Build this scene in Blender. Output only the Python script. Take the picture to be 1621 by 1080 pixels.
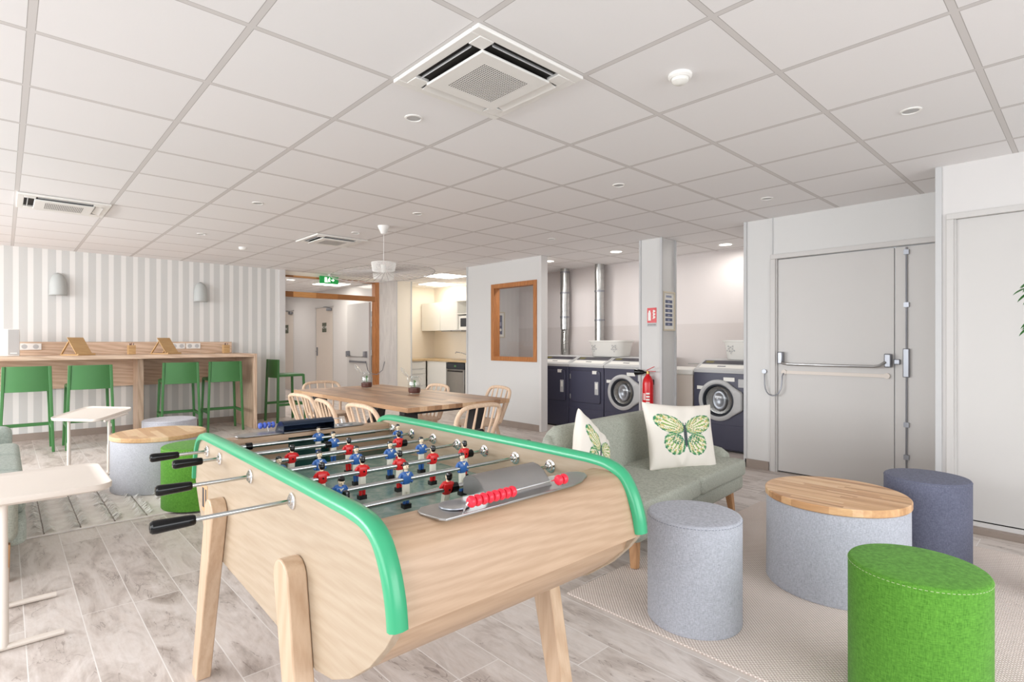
import bpy, bmesh, math, random
from mathutils import Vector, Matrix
random.seed(7)
PI = math.pi
scene = bpy.context.scene
for o in list(bpy.data.objects): bpy.data.objects.remove(o)
COL = scene.collection

# ------------------------------------------------------------------ camera
CAMH, CEIL = 1.26, 2.47
cam = bpy.data.cameras.new('camera'); camo = bpy.data.objects.new('camera', cam); COL.objects.link(camo)
cam.sensor_fit = 'HORIZONTAL'; cam.sensor_width = 36.0; cam.lens = 36.0*864/1621
cam.shift_y = 1.5/1621; cam.clip_start = 0.03; cam.clip_end = 100
camo.location = (0, 0, CAMH); camo.rotation_euler = (PI/2, 0, math.radians(47.05)-PI/2)
scene.camera = camo
# ------------------------------------------------------------------ view, world, daylight
scene.view_settings.view_transform = 'Standard'; scene.view_settings.look = 'None'
scene.view_settings.gamma = 1.0; scene.view_settings.use_curve_mapping = False
scene.view_settings.exposure = 0.33
scene.cycles.max_bounces = 10; scene.cycles.diffuse_bounces = 6; scene.cycles.glossy_bounces = 4
scene.cycles.transparent_max_bounces = 12; scene.cycles.sample_clamp_indirect = 4.0
scene.cycles.use_denoising = True
world = bpy.data.worlds.new('world'); scene.world = world; world.use_nodes = True
world.node_tree.nodes['Background'].inputs[0].default_value = (0.86, 0.93, 1.0, 1)
world.node_tree.nodes['Background'].inputs[1].default_value = 1.0

def area(name, loc, rot, sx, sy, power, col=(1, 1, 1), spread=None):
    l = bpy.data.lights.new(name, 'AREA'); l.shape = 'RECTANGLE'; l.size = sx; l.size_y = sy
    l.energy = power; l.color = col
    if spread: l.spread = spread
    o = bpy.data.objects.new(name, l); COL.objects.link(o); o.location = loc; o.rotation_euler = rot
    return o
DAY = (0.97, 0.985, 1.0)
area('window_daylight_west', (-4.3, 0.6, 2.3), (0, -PI/2+.3, 0), 2.8, 6.0, 220, DAY)
area('window_daylight_west', (-4.3, 7.2, 2.3), (0, -PI/2+.3, 0), 2.8, 6.0, 600, DAY)
area('window_daylight_south', (1.6, -4.0, 2.3), (PI/2-.3, 0, 0), 6.0, 2.8, 210, DAY)

# ------------------------------------------------------------------ material helpers
def lin(c):
    r = []
    for v in c[:3]:
        v = v/255.0
        r.append(v/12.92 if v <= 0.04045 else ((v+0.055)/1.055)**2.4)
    return (r[0], r[1], r[2], 1.0)
class NT:
    def __init__(s, name):
        s.m = bpy.data.materials.new(name); s.m.use_nodes = True; s.t = s.m.node_tree; s.n = s.t.nodes
        s.b = s.n['Principled BSDF']
    def node(s, typ, **kw):
        n = s.n.new(typ)
        for k, v in kw.items(): setattr(n, k, v)
        return n
    def put(s, sock, v):
        if isinstance(v, bpy.types.NodeSocket): s.t.links.new(v, sock)
        else: sock.default_value = v
    def math(s, op, a, b=0.0, c=0.0):
        n = s.node('ShaderNodeMath', operation=op)
        s.put(n.inputs[0], a); s.put(n.inputs[1], b); s.put(n.inputs[2], c); return n.outputs[0]
    def mix(s, f, a, b, blend='MIX'):
        n = s.node('ShaderNodeMix', data_type='RGBA', blend_type=blend)
        s.put(n.inputs[0], f); s.put(n.inputs[6], a); s.put(n.inputs[7], b); return n.outputs[2]
    def coord(s, kind='Object'): return s.node('ShaderNodeTexCoord').outputs[kind]
    def mapping(s, v, scale=(1, 1, 1), rot=(0, 0, 0), loc=(0, 0, 0)):
        n = s.node('ShaderNodeMapping'); s.put(n.inputs[0], v); n.inputs[1].default_value = loc
        n.inputs[2].default_value = rot; n.inputs[3].default_value = scale; return n.outputs[0]
    def noise(s, v, scale, detail=3, rough=.55, dist=0.0):
        n = s.node('ShaderNodeTexNoise'); s.put(n.inputs['Vector'], v); n.inputs['Scale'].default_value = scale
        n.inputs['Detail'].default_value = detail; n.inputs['Roughness'].default_value = rough
        n.inputs['Distortion'].default_value = dist; return n.outputs['Fac']
    def ramp(s, f, stops):
        n = s.node('ShaderNodeValToRGB'); s.put(n.inputs[0], f); e = n.color_ramp.elements
        while len(e) < len(stops): e.new(0.5)
        for q, (p, c) in zip(e, stops): q.position = p; q.color = c
        return n.outputs[0]
    def sep(s, v):
        n = s.node('ShaderNodeSeparateXYZ'); s.put(n.inputs[0], v); return n.outputs
    def comb(s, x, y, z=0.0):
        n = s.node('ShaderNodeCombineXYZ'); s.put(n.inputs[0], x); s.put(n.inputs[1], y); s.put(n.inputs[2], z); return n.outputs[0]
    def white(s, v):
        n = s.node('ShaderNodeTexWhiteNoise', noise_dimensions='3D'); s.put(n.inputs[0], v); return n.outputs
    def bump(s, h, strength=.3, dist=.01):
        n = s.node('ShaderNodeBump'); n.inputs['Strength'].default_value = strength
        n.inputs['Distance'].default_value = dist; s.put(n.inputs['Height'], h)
        s.t.links.new(n.outputs[0], s.b.inputs['Normal'])
    def fin(s, col, rough=.5, metal=0.0, **kw):
        s.put(s.b.inputs['Base Color'], col); s.put(s.b.inputs['Roughness'], rough); s.b.inputs['Metallic'].default_value = metal
        for k, v in kw.items(): s.put(s.b.inputs[k], v)
        return s.m
def flat(name, rgb, rough=.5, metal=0.0, var=.06, scale=6.0, bump=0.0, bscale=200.0, **kw):
    t = NT(name); c = lin(rgb); co = t.coord()
    n = t.noise(co, scale, 4)
    lo = tuple(x*(1-var) for x in c[:3])+(1,); hi = tuple(min(1, x*(1+var)) for x in c[:3])+(1,)
    col = t.mix(n, lo, hi)
    if bump: t.bump(t.noise(co, bscale, 2), bump, .002)
    return t.fin(col, rough, metal, **kw)
def fabric(name, rgb, light=None, scale=420.0, mott=.05, bump=.35, fine=.09):
    t = NT(name); c = lin(rgb); co = t.coord()
    w1 = t.noise(t.mapping(co, (1, 1, .12)), scale, 2); w2 = t.noise(t.mapping(co, (.15, .15, 1)), scale, 2)
    w = t.math('ADD', t.math('MULTIPLY', w1, .5), t.math('MULTIPLY', w2, .5))
    m = t.noise(co, 14, 3)
    lo = tuple(x*(1-fine*2.2) for x in c[:3])+(1,); hi = lin(light) if light else tuple(min(1, x*(1+fine*2.2)) for x in c[:3])+(1,)
    col = t.mix(t.ramp(w, [(.36, (0, 0, 0, 1)), (.64, (1, 1, 1, 1))]), lo, hi)
    col = t.mix(mott, col, t.mix(m, (0, 0, 0, 1), (1, 1, 1, 1)), 'OVERLAY')
    t.bump(w, bump, .002)
    return t.fin(col, .95, 0, **{'Sheen Weight': .06, 'Specular IOR Level': .15})
def wood(name, c1, c2, axis='Y', scale=1.0, rough=.5, band=0.5):
    t = NT(name); co = t.coord()
    st = {'X': (.12, 1, 1), 'Y': (1, .12, 1), 'Z': (1, 1, .12)}[axis]
    mp = t.mapping(co, tuple(a*scale for a in st))
    n1 = t.noise(mp, 9, 5, .6, 1.2); n2 = t.noise(t.mapping(mp, tuple(.45 if a == .12 else 1 for a in st)), 110, 3, .6)
    f = t.math('ADD', t.math('MULTIPLY', n1, .55), t.math('MULTIPLY', n2, .45))
    w = t.node('ShaderNodeTexWave', wave_type='BANDS', bands_direction='DIAGONAL'); t.put(w.inputs['Vector'], mp)
    w.inputs['Scale'].default_value = 13; w.inputs['Distortion'].default_value = 9; w.inputs['Detail'].default_value = 3; w.inputs['Detail Scale'].default_value = .8
    f = t.math('ADD', t.math('MULTIPLY', f, 1-band*.35), t.math('MULTIPLY', w.outputs['Fac'], band*.35))
    col = t.ramp(f, [(.3, lin(c2)), (.68, lin(c1))])
    return t.fin(col, rough)
def block_wood(name, cols, axis='Y', strip=.045, length=.45, rough=.35):
    """edge-glued strips of mixed tones"""
    t = NT(name); s = t.sep(t.coord())
    a, b = (s[0], s[1]) if axis == 'Y' else (s[1], s[0])
    ci = t.math('FLOOR', t.math('DIVIDE', a, strip))
    r1 = t.white(t.comb(ci, 3.1, 1.7))[0]
    ri = t.math('FLOOR', t.math('ADD', t.math('DIVIDE', b, length), t.math('MULTIPLY', r1, 5.0)))
    r2 = t.white(t.comb(ci, ri, 4.2))[0]
    stops = [(i/(len(cols)-1), lin(c)) for i, c in enumerate(cols)]
    base = t.ramp(r2, stops)
    mp = t.mapping(t.coord(), (1, .08, 1) if axis == 'Y' else (.08, 1, 1))
    g = t.noise(mp, 55, 4, .65)
    col = t.mix(.5, base, t.mix(g, (.12, .12, .12, 1), (.9, .9, .9, 1)), 'OVERLAY')
    return t.fin(col, rough)

# ------------------------------------------------------------------ mesh builder
class MB:
    def __init__(s): s.bm = bmesh.new(); s.mi = 0; s.M = Matrix()
    def v(s, p): return s.bm.verts.new(s.M @ Vector(p))
    def f(s, vs):
        try:
            fc = s.bm.faces.new(vs); fc.material_index = s.mi; return fc
        except ValueError: return None
    def box(s, x0, x1, y0, y1, z0, z1):
        p = [s.v((x, y, z)) for z in (z0, z1) for y in (y0, y1) for x in (x0, x1)]
        for q in ((0, 2, 3, 1), (4, 5, 7, 6), (0, 1, 5, 4), (2, 6, 7, 3), (0, 4, 6, 2), (1, 3, 7, 5)): s.f([p[i] for i in q])
        return s
    def loft(s, rings, closed=True, caps=True):
        rr = [[s.v(p) for p in r] for r in rings]; n = len(rr[0])
        for a, b in zip(rr, rr[1:]):
            for i in range(n if closed else n-1):
                s.f([a[i], a[(i+1) % n], b[(i+1) % n], b[i]])
        if caps and closed:
            s.f(list(reversed(rr[0]))); s.f(rr[-1])
        return s
    def tube(s, pts, r, n=8, caps=True, sx=1.0):
        pts = [Vector(p) for p in pts]; m = len(pts); rs = r if isinstance(r, (list, tuple)) else [r]*m
        up = Vector((0, 0, 1)); rings = []; prev = None
        for i, p in enumerate(pts):
            d = (pts[min(i+1, m-1)]-pts[max(i-1, 0)]).normalized()
            if prev is None:
                u = up if abs(d.dot(up)) < .95 else Vector((0, 1, 0))
                a = d.cross(u).normalized()
            else:
                a = (prev-d*prev.dot(d)).normalized()
            prev = a; b = d.cross(a)
            rings.append([p+a*math.cos(t)*rs[i]*sx+b*math.sin(t)*rs[i] for t in [2*PI*k/n for k in range(n)]])
        return s.loft(rings, True, caps)
    def bar(s, p0, p1, w, h, side=(1, 0, 0)):
        p0, p1 = Vector(p0), Vector(p1); d = (p1-p0).normalized(); a = Vector(side); a = (a-d*a.dot(d)).normalized(); b = d.cross(a)
        def ring(p, w, h): return [p+a*w/2*i+b*h/2*j for i, j in ((-1, -1), (1, -1), (1, 1), (-1, 1))]
        w0, w1 = w if isinstance(w, (list, tuple)) else (w, w); h0, h1 = h if isinstance(h, (list, tuple)) else (h, h)
        return s.loft([ring(p0, w0, h0), ring(p1, w1, h1)])
    def lathe(s, prof, c=(0, 0, 0), n=24, axis='Z', sx=1.0, sy=1.0):
        def P(r, h, t):
            a, b = r*math.cos(t)*sx, r*math.sin(t)*sy
            q = {'Z': (a, b, h), 'X': (h, a, b), 'Y': (b, h, a)}[axis]
            return (c[0]+q[0], c[1]+q[1], c[2]+q[2])
        rings = [[P(max(r, 1e-4), h, 2*PI*k/n) for k in range(n)] for r, h in prof]
        return s.loft(rings)
    def cyl(s, c, r, z0, z1, n=24, axis='Z'):
        return s.lathe([(r, z0), (r, z1)], c, n, axis)
    def ball(s, c, r, n=12, sc=(1, 1, 1)):
        m = max(6, n//2+1); rings = []
        for i in range(m+1):
            ph = -PI/2+PI*i/m
            rings.append([(c[0]+max(1e-4, math.cos(ph)*r)*math.cos(2*PI*k/n)*sc[0], c[1]+max(1e-4, math.cos(ph)*r)*math.sin(2*PI*k/n)*sc[1], c[2]+math.sin(ph)*r*sc[2]) for k in range(n)])
        return s.loft(rings)
    def prism(s, poly, axis, a0, a1):
        """poly: 2-D points; axis X -> (y,z), Y -> (x,z), Z -> (x,y)"""
        def P(p, a): return {'X': (a, p[0], p[1]), 'Y': (p[0], a, p[1]), 'Z': (p[0], p[1], a)}[axis]
        return s.loft([[P(p, a0) for p in poly], [P(p, a1) for p in poly]])
    def build(s, name, mats, parent=None, smooth=True, angle=35, bevel=0.0, seg=2, sub=0, kind=None):
        bmesh.ops.recalc_face_normals(s.bm, faces=s.bm.faces)
        me = bpy.data.meshes.new(name); s.bm.to_mesh(me); s.bm.free()
        for m in (mats if isinstance(mats, (list, tuple)) else [mats]): me.materials.append(m)
        if smooth:
            me.polygons.foreach_set('use_smooth', [True]*len(me.polygons))
            me.set_sharp_from_angle(angle=math.radians(angle))
        o = bpy.data.objects.new(name, me); COL.objects.link(o)
        if parent: o.parent = parent
        if bevel:
            b = o.modifiers.new('bevel', 'BEVEL'); b.width = bevel; b.segments = seg; b.limit_method = 'ANGLE'; b.angle_limit = math.radians(40)
        if sub:
            b = o.modifiers.new('sub', 'SUBSURF'); b.levels = sub; b.render_levels = sub
        if kind: o['kind'] = kind
        return o
def tag(o, label, cat, group=None, kind=None):
    o['label'] = label; o['category'] = cat
    if group: o['group'] = group
    if kind: o['kind'] = kind
    return o
def thing(name, label, cat, loc=(0, 0, 0), rotz=0.0, group=None):
    o = bpy.data.objects.new(name, None); COL.objects.link(o); o.location = loc; o.rotation_euler = (0, 0, rotz)
    o.empty_display_size = .1
    return tag(o, label, cat, group)
def dup(root, loc, rotz, label=None, group=None):
    def cp(o, par):
        c = o.copy(); COL.objects.link(c)
        if par: c.parent = par
        for ch in kids.get(o.name, []): cp(ch, c)
        return c
    kids = {}
    for o in list(COL.objects):
        if o.parent: kids.setdefault(o.parent.name, []).append(o)
    r = cp(root, None); r.location = loc; r.rotation_euler = (0, 0, rotz)
    if label: r['label'] = label
    if group: r['group'] = group
    return r
def struct(o, label=None):
    o['kind'] = 'structure'
    if label: o['label'] = label; o['category'] = o.name.split('_')[0]
    return o
def text_obj(txt, size, mat, parent, M, name='lettering', depth=.0005, align='CENTER'):
    cu = bpy.data.curves.new('t', 'FONT'); cu.body = txt; cu.size = size; cu.extrude = depth; cu.align_x = align; cu.align_y = 'CENTER'
    tmp = bpy.data.objects.new('t', cu); COL.objects.link(tmp)
    me = bpy.data.meshes.new_from_object(tmp.evaluated_get(bpy.context.evaluated_depsgraph_get()))
    bpy.data.objects.remove(tmp); bpy.data.curves.remove(cu)
    me.name = name; me.materials.clear(); me.materials.append(mat); me.transform(M)
    o = bpy.data.objects.new(name, me); COL.objects.link(o); o.parent = parent; return o
FACE_MX = Matrix(((0, 0, -1, 0), (-1, 0, 0, 0), (0, 1, 0, 0), (0, 0, 0, 1)))   # text plane facing -X (reads left to right seen from -X)
FACE_MY = Matrix(((1, 0, 0, 0), (0, 0, -1, 0), (0, 1, 0, 0), (0, 0, 0, 1)))    # text plane facing -Y
def T(x, y, z): return Matrix.Translation((x, y, z))

# ------------------------------------------------------------------ materials
M = {}
M['wall'] = flat('white_wall', (214, 211, 209), .6, var=.015, scale=2)
M['wall_cool'] = flat('cool_white_wall', (211, 210, 208), .55, var=.015, scale=2)
M['wall_warm'] = flat('warm_white_wall', (236, 228, 214), .6, var=.015, scale=2)
M['trim_grey'] = flat('grey_trim', (196, 196, 196), .5, var=.02)
M['white_gloss'] = flat('white_lacquer', (232, 230, 224), .35, var=.01)
M['white_plastic'] = flat('white_plastic', (236, 234, 230), .4, var=.01)
M['grey_plastic'] = flat('grey_plastic', (188, 188, 188), .5, var=.03)
M['cream_metal'] = flat('cream_metal', (216, 206, 196), .4, var=.02)
M['door_white'] = flat('door_white', (200, 197, 194), .45, var=.012, scale=3)
M['dark_gap'] = flat('dark_gap', (40, 38, 36), .8)
M['steel'] = flat('brushed_steel', (176, 176, 176), .28, 1.0, var=.08, scale=12)
M['steel_rod'] = flat('rod_steel', (186, 190, 190), .2, 1.0, var=.04)
M['chrome'] = flat('chrome', (225, 225, 225), .08, 1.0, var=.02)
M['grey_metal'] = flat('satin_grey_metal', (150, 152, 158), .35, .8, var=.05)
M['alu_pipe'] = flat('galvanised_duct', (190, 190, 188), .3, 1.0, var=.2, scale=14)
M['black_metal'] = flat('black_metal', (34, 32, 34), .45, var=.1)
M['black_plastic'] = flat('black_gloss_plastic', (8, 8, 10), .1, var=.1, **{'Specular IOR Level': .3})
M['navy'] = flat('navy_machine_paint', (62, 62, 82), .38, var=.05, scale=4)
M['navy_dark'] = flat('navy_groove', (30, 30, 44), .5)
M['rubber'] = flat('dark_rubber', (44, 48, 56), .5)
M['green_chair'] = flat('green_plastic', (62, 118, 62), .45, var=.08, scale=5)
M['green_rail'] = flat('green_rail_lacquer', (54, 158, 112), .28, var=.05, scale=9)
M['red'] = flat('red_lacquer', (206, 22, 30), .25, var=.08)
M['red_bead'] = flat('red_bead', (226, 40, 62), .3, var=.05)
M['blue_bead'] = flat('blue_bead', (70, 96, 190), .3, var=.05)
M['fig_red'] = flat('figure_red', (206, 28, 30), .3, var=.04)
M['fig_blue'] = flat('figure_blue', (48, 98, 166), .3, var=.04)
M['fig_white'] = flat('figure_white', (232, 228, 214), .35, var=.03)
M['fig_skin'] = flat('figure_skin', (238, 216, 186), .35, var=.03)
M['fig_black'] = flat('figure_black', (16, 15, 16), .25)
M['leaf'] = flat('leaf_green', (74, 142, 52), .4, var=.35, scale=30)
M['leaf_dark'] = flat('leaf_dark_green', (44, 104, 40), .35, var=.4, scale=20)
M['soil'] = flat('dark_soil', (84, 38, 30), .9, var=.4, scale=80, bump=.6)
M['bark'] = flat('grey_bark', (120, 100, 80), .9, var=.2, scale=30)
M['sofa'] = fabric('grey_green_sofa_fabric', (164, 167, 155), (186, 189, 177), 380, .05)
M['sofa_pale'] = fabric('pale_green_sofa_fabric', (166, 176, 168), (190, 199, 191), 380, .05)
M['grey_fab'] = fabric('light_grey_pouf_fabric', (168, 171, 180), (192, 195, 204), 560)
M['pale_fab'] = fabric('pale_grey_pouf_fabric', (190, 191, 198), (208, 209, 216), 560)
M['slate_fab'] = fabric('slate_pouf_fabric', (96, 99, 119), (118, 121, 140), 560)
M['green_fab'] = fabric('green_pouf_felt', (78, 134, 46), (102, 162, 62), 420, .06, .5)
M['stitch'] = flat('pale_stitching', (170, 190, 140), .8)
M['stitch_grey'] = flat('grey_stitching', (120, 124, 136), .8)
M['beech'] = wood('pale_beech_ply', (172, 155, 134), (160, 140, 117), 'Y', 1.5, .45, .5)
M['beech_x'] = wood('pale_beech_ply_end', (184, 156, 130), (164, 135, 108), 'X', 1.5, .42, .5)
M['beech_leg'] = wood('beech_leg', (200, 174, 148), (178, 148, 120), 'Z', 1.0, .4, .5)
M['ash_chair'] = wood('whitewashed_ash', (226, 200, 174), (206, 174, 146), 'Z', 1.5, .5, .4)
M['laminate'] = wood('pale_oak_laminate', (222, 196, 172), (188, 156, 130), 'X', .9, .45, .6)
M['bamboo'] = wood('bamboo', (208, 172, 122), (184, 144, 96), 'X', 1.5, .4, .4)
M['oak_frame'] = wood('honey_oak_frame', (190, 126, 72), (150, 92, 46), 'Z', 1.5, .45, .5)
M['oak_frame_x'] = block_wood('honey_oak_beam', [(134, 84, 40), (186, 124, 66), (202, 146, 88)], 'X', .035, .4, .45)
M['sofa_leg'] = wood('oak_sofa_leg', (206, 160, 116), (170, 122, 82), 'Z', 1.5, .45, .4)
M['block_x'] = block_wood('acacia_block', [(158, 112, 76), (196, 150, 106), (210, 166, 120), (216, 174, 130), (226, 190, 150)], 'Y', .024, .36)
M['block_y'] = block_wood('walnut_block_table', [(140, 104, 76), (172, 134, 102), (186, 148, 114), (206, 172, 138)], 'Y', .07, .5)
M['worktop'] = wood('oak_worktop', (214, 190, 150), (190, 160, 120), 'Y', 1, .4, .4)
def glass(name, tint=(1, 1, 1, 1), rough=.02, alpha=.12):
    t = NT(name); n = t.n; out = n['Material Output']
    tr = n.new('ShaderNodeBsdfTransparent'); tr.inputs[0].default_value = tint
    gl = n.new('ShaderNodeBsdfGlossy'); gl.inputs[0].default_value = (1, 1, 1, 1); gl.inputs['Roughness'].default_value = rough
    fr = n.new('ShaderNodeLayerWeight'); fr.inputs[0].default_value = .5
    mx = n.new('ShaderNodeMixShader'); f = t.math('ADD', t.math('MULTIPLY', t.math('POWER', fr.outputs[1], 4.0), .6), .02+alpha*.15)
    t.t.links.new(f, mx.inputs[0]); t.t.links.new(tr.outputs[0], mx.inputs[1]); t.t.links.new(gl.outputs[0], mx.inputs[2])
    t.t.links.new(mx.outputs[0], out.inputs[0]); n.remove(t.b); return t.m
M['glass'] = glass('clear_glass')
M['jar_glass'] = glass('jar_glass', (.97, .98, .98, 1), .03, .12)
def emit(name, rgb, strength):
    t = NT(name); t.b.inputs['Base Color'].default_value = lin(rgb)
    t.b.inputs['Emission Color'].default_value = lin(rgb); t.b.inputs['Emission Strength'].default_value = strength; return t.m
M['lamp_on'] = emit('lit_diffuser', (255, 250, 240), 6.0)
M['exit_green'] = emit('exit_sign_green', (20, 130, 60), .5)
M['exit_white'] = emit('exit_sign_white', (225, 250, 225), 1.2)
M['led_yellow'] = flat('yellow_display', (112, 106, 52), .4)

def ceiling_mat():
    t = NT('ceiling_tiles'); s = t.sep(t.coord())
    def line(a, off):
        q = t.math('FRACT', t.math('ADD', t.math('DIVIDE', t.math('SUBTRACT', a, off), .617), .5))
        return t.math('ABSOLUTE', t.math('SUBTRACT', q, .5))
    d = t.math('MINIMUM', line(s[0], 1.311), line(s[1], 1.594))
    g = t.math('LESS_THAN', d, .0205); e = t.math('LESS_THAN', t.math('ABSOLUTE', t.math('SUBTRACT', d, .0215)), .0022)
    ci = t.comb(t.math('FLOOR', t.math('DIVIDE', t.math('SUBTRACT', s[0], 1.311), .617)), t.math('FLOOR', t.math('DIVIDE', t.math('SUBTRACT', s[1], 1.594), .617)))
    r = t.white(ci)[0]
    tile = t.mix(r, lin((238, 236, 236)), lin((242, 240, 240)))
    tile = t.mix(t.math('MULTIPLY', t.noise(t.coord(), 260, 2), .05), tile, (.5, .5, .5, 1))
    col = t.mix(g, tile, lin((214, 210, 208))); col = t.mix(e, col, lin((176, 171, 168)))
    return t.fin(col, .85)
M['ceiling'] = ceiling_mat()
def floor_mat():
    t = NT('plank_floor_tiles'); co = t.coord(); s = t.sep(co)
    u = t.math('DIVIDE', t.math('SUBTRACT', s[0], .263), .196); ci = t.math('FLOOR', u)
    r1 = t.white(t.comb(ci, 1.3, 7.7))[0]
    w = t.math('ADD', t.math('DIVIDE', s[1], 1.2), t.math('MULTIPLY', r1, 3.0)); ri = t.math('FLOOR', w)
    rnd = t.white(t.comb(ci, ri, 2.5)); r2 = rnd[0]
    off = t.node('ShaderNodeVectorMath', operation='ADD'); t.put(off.inputs[0], t.mapping(co, (1, .3, 1)))
    sc = t.node('ShaderNodeVectorMath', operation='SCALE'); t.put(sc.inputs[0], rnd[1]); sc.inputs['Scale'].default_value = 40
    t.put(off.inputs[1], sc.outputs[0]); v = off.outputs[0]
    n1 = t.noise(v, 5.5, 6, .62, 1.6); n2 = t.noise(v, 26, 5, .7, .6); n3 = t.noise(t.mapping(v, (1, .25, 1)), 90, 3, .6)
    base = t.ramp(n1, [(.27, lin((148, 135, 127))), (.40, lin((190, 179, 172))), (.56, lin((216, 207, 201))), (.8, lin((200, 190, 183)))])
    base = t.mix(.42, base, t.mix(n2, (.1, .1, .1, 1), (.9, .9, .9, 1)), 'OVERLAY')
    base = t.mix(.22, base, t.mix(n3, (.1, .1, .1, 1), (.9, .9, .9, 1)), 'OVERLAY')
    base = t.mix(t.math('MULTIPLY', r2, .22), base, lin((160, 146, 136)))
    crack = t.math('LESS_THAN', t.math('ABSOLUTE', t.math('SUBTRACT', t.noise(v, 3.2, 4, .6, 2.5), .5)), .006)
    base = t.mix(t.math('MULTIPLY', crack, t.math('MULTIPLY', t.math('LESS_THAN', n1, .47), .4)), base, lin((96, 80, 72)))
    fu = t.math('FRACT', u); fw = t.math('FRACT', w)
    gu = t.math('MINIMUM', fu, t.math('SUBTRACT', 1.0, fu)); gw = t.math('MINIMUM', fw, t.math('SUBTRACT', 1.0, fw))
    g = t.math('MAXIMUM', t.math('LESS_THAN', gu, .0105), t.math('LESS_THAN', gw, .0018))
    col = t.mix(g, base, lin((226, 221, 217)))
    t.bump(t.math('SUBTRACT', n2, t.math('MULTIPLY', g, 1.0)), .12, .002)
    return t.fin(col, t.math('ADD', t.math('MULTIPLY', n2, .2), .32))
M['floor'] = floor_mat()
def stripe_mat():
    t = NT('striped_wallpaper'); s = t.sep(t.coord())
    q = t.math('FRACT', t.math('DIVIDE', t.math('SUBTRACT', s[0], .082), .140))
    a = t.math('LESS_THAN', q, .40)
    nz = t.noise(t.mapping(t.coord(), (1, 1, .3)), 5, 3)
    dark = t.mix(nz, lin((198, 198, 196)), lin((208, 207, 204)))
    return t.fin(t.mix(a, dark, lin((228, 226, 223))), .7)
M['stripes'] = stripe_mat()
def wash_mat():
    t = NT('grey_washed_panel'); n = t.noise(t.mapping(t.coord(), (3, 3, .35)), 7, 5, .65, 1)
    return t.fin(t.ramp(n, [(.35, lin((200, 196, 195))), (.65, lin((216, 212, 210)))]), .6)
M['wash'] = wash_mat()
def rug_mat():
    t = NT('woven_beige_rug'); s = t.sep(t.coord())
    def tri(a, p): return t.math('PINGPONG', t.math('DIVIDE', a, p), 1.0)
    a = t.math('ADD', s[0], s[1]); b = t.math('SUBTRACT', s[0], s[1])
    h = t.math('MULTIPLY', tri(a, .0085), tri(b, .0085))
    n = t.noise(t.coord(), 5, 3)
    c = t.ramp(h, [(.04, lin((184, 168, 158))), (.3, lin((238, 228, 221))), (.9, lin((246, 238, 232)))])
    c = t.mix(t.math('MULTIPLY', n, .3), c, lin((184, 168, 156)))
    t.bump(h, .6, .004); return t.fin(c, .95)
M['rug'] = rug_mat()
def cream_rug_mat():
    t = NT('cream_wool_rug'); n = t.noise(t.coord(), 9, 4); f = t.noise(t.mapping(t.coord(), (1, .2, 1)), 260, 2)
    c = t.ramp(n, [(.3, lin((212, 204, 197))), (.7, lin((234, 229, 223)))]); c = t.mix(.3, c, t.mix(f, (.1, .1, .1, 1), (.9, .9, .9, 1)), 'OVERLAY')
    t.bump(f, .5, .004); return t.fin(c, 1.0)
M['cream_rug'] = cream_rug_mat()
M['fringe'] = flat('cream_fringe', (244, 240, 233), .95, var=.2, scale=60)
M['fringe_dark'] = flat('grey_rug_seam', (120, 108, 98), .95, var=.2, scale=40)
def field_mat():
    t = NT('green_playfield'); n = t.noise(t.coord(), 16, 5, .6, 1.5)
    c = t.ramp(n, [(.3, lin((96, 134, 124))), (.5, lin((122, 150, 140))), (.7, lin((150, 168, 156)))])
    return t.fin(c, .22)
M['field'] = field_mat()
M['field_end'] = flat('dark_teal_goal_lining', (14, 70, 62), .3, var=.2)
def tile_band():
    t = NT('laundry_wall_with_tiled_band'); s = t.sep(t.coord())
    a = t.math('LESS_THAN', s[2], 1.51)
    return t.fin(t.mix(a, lin((218, 211, 209)), lin((208, 200, 197))), .45)
M['band'] = tile_band()
def col_attr(name, rough=.9):
    t = NT(name); n = t.node('ShaderNodeVertexColor'); n.layer_name = 'Col'
    w = t.noise(t.coord(), 500, 2); t.bump(w, .3, .001)
    return t.fin(n.outputs[0], rough)
M['print'] = col_attr('printed_cloth')
def drum_mat():
    t = NT('perforated_drum'); co = t.coord(); s = t.sep(co)
    v = t.node('ShaderNodeTexVoronoi'); t.put(v.inputs['Vector'], co); v.inputs['Scale'].default_value = 90
    h = t.math('LESS_THAN', v.outputs['Distance'], .28)
    return t.fin(t.mix(h, lin((120, 118, 116)), lin((60, 58, 58))), .25, .9)
M['drum'] = drum_mat()

# ================================================================== THE SETTING
def wallbox(name, mat, boxes, label=None, bevel=0):
    b = MB()
    for q in boxes: b.box(*q)
    return struct(b.build(name, mat, smooth=False, bevel=bevel))
b = MB(); b.box(-2.7, 7.3, -2.3, 16.2, -.1, 0); struct(b.build('floor', M['floor'], smooth=False))
b = MB(); b.box(-2.7, 7.3, -2.3, 16.2, CEIL, CEIL+.1); struct(b.build('ceiling', M['ceiling'], smooth=False))
wallbox('wall_left', M['stripes'], [(-2.6, 3.36, 9.33, 9.43, 0, CEIL)])
struct(MB().box(-2.6, 2.72, 9.315, 9.33, 0, .09).box(2.72, 3.36, 9.315, 9.33, 0, .09).build('baseboard_left', flat('wood_tile_skirting', (150, 136, 126), .5, var=.12, scale=8), smooth=False))
struct(MB().box(3.36, 3.46, 9.30, 9.45, 0, CEIL).build('trim_1', M['wall'], smooth=False, bevel=.003))
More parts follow.
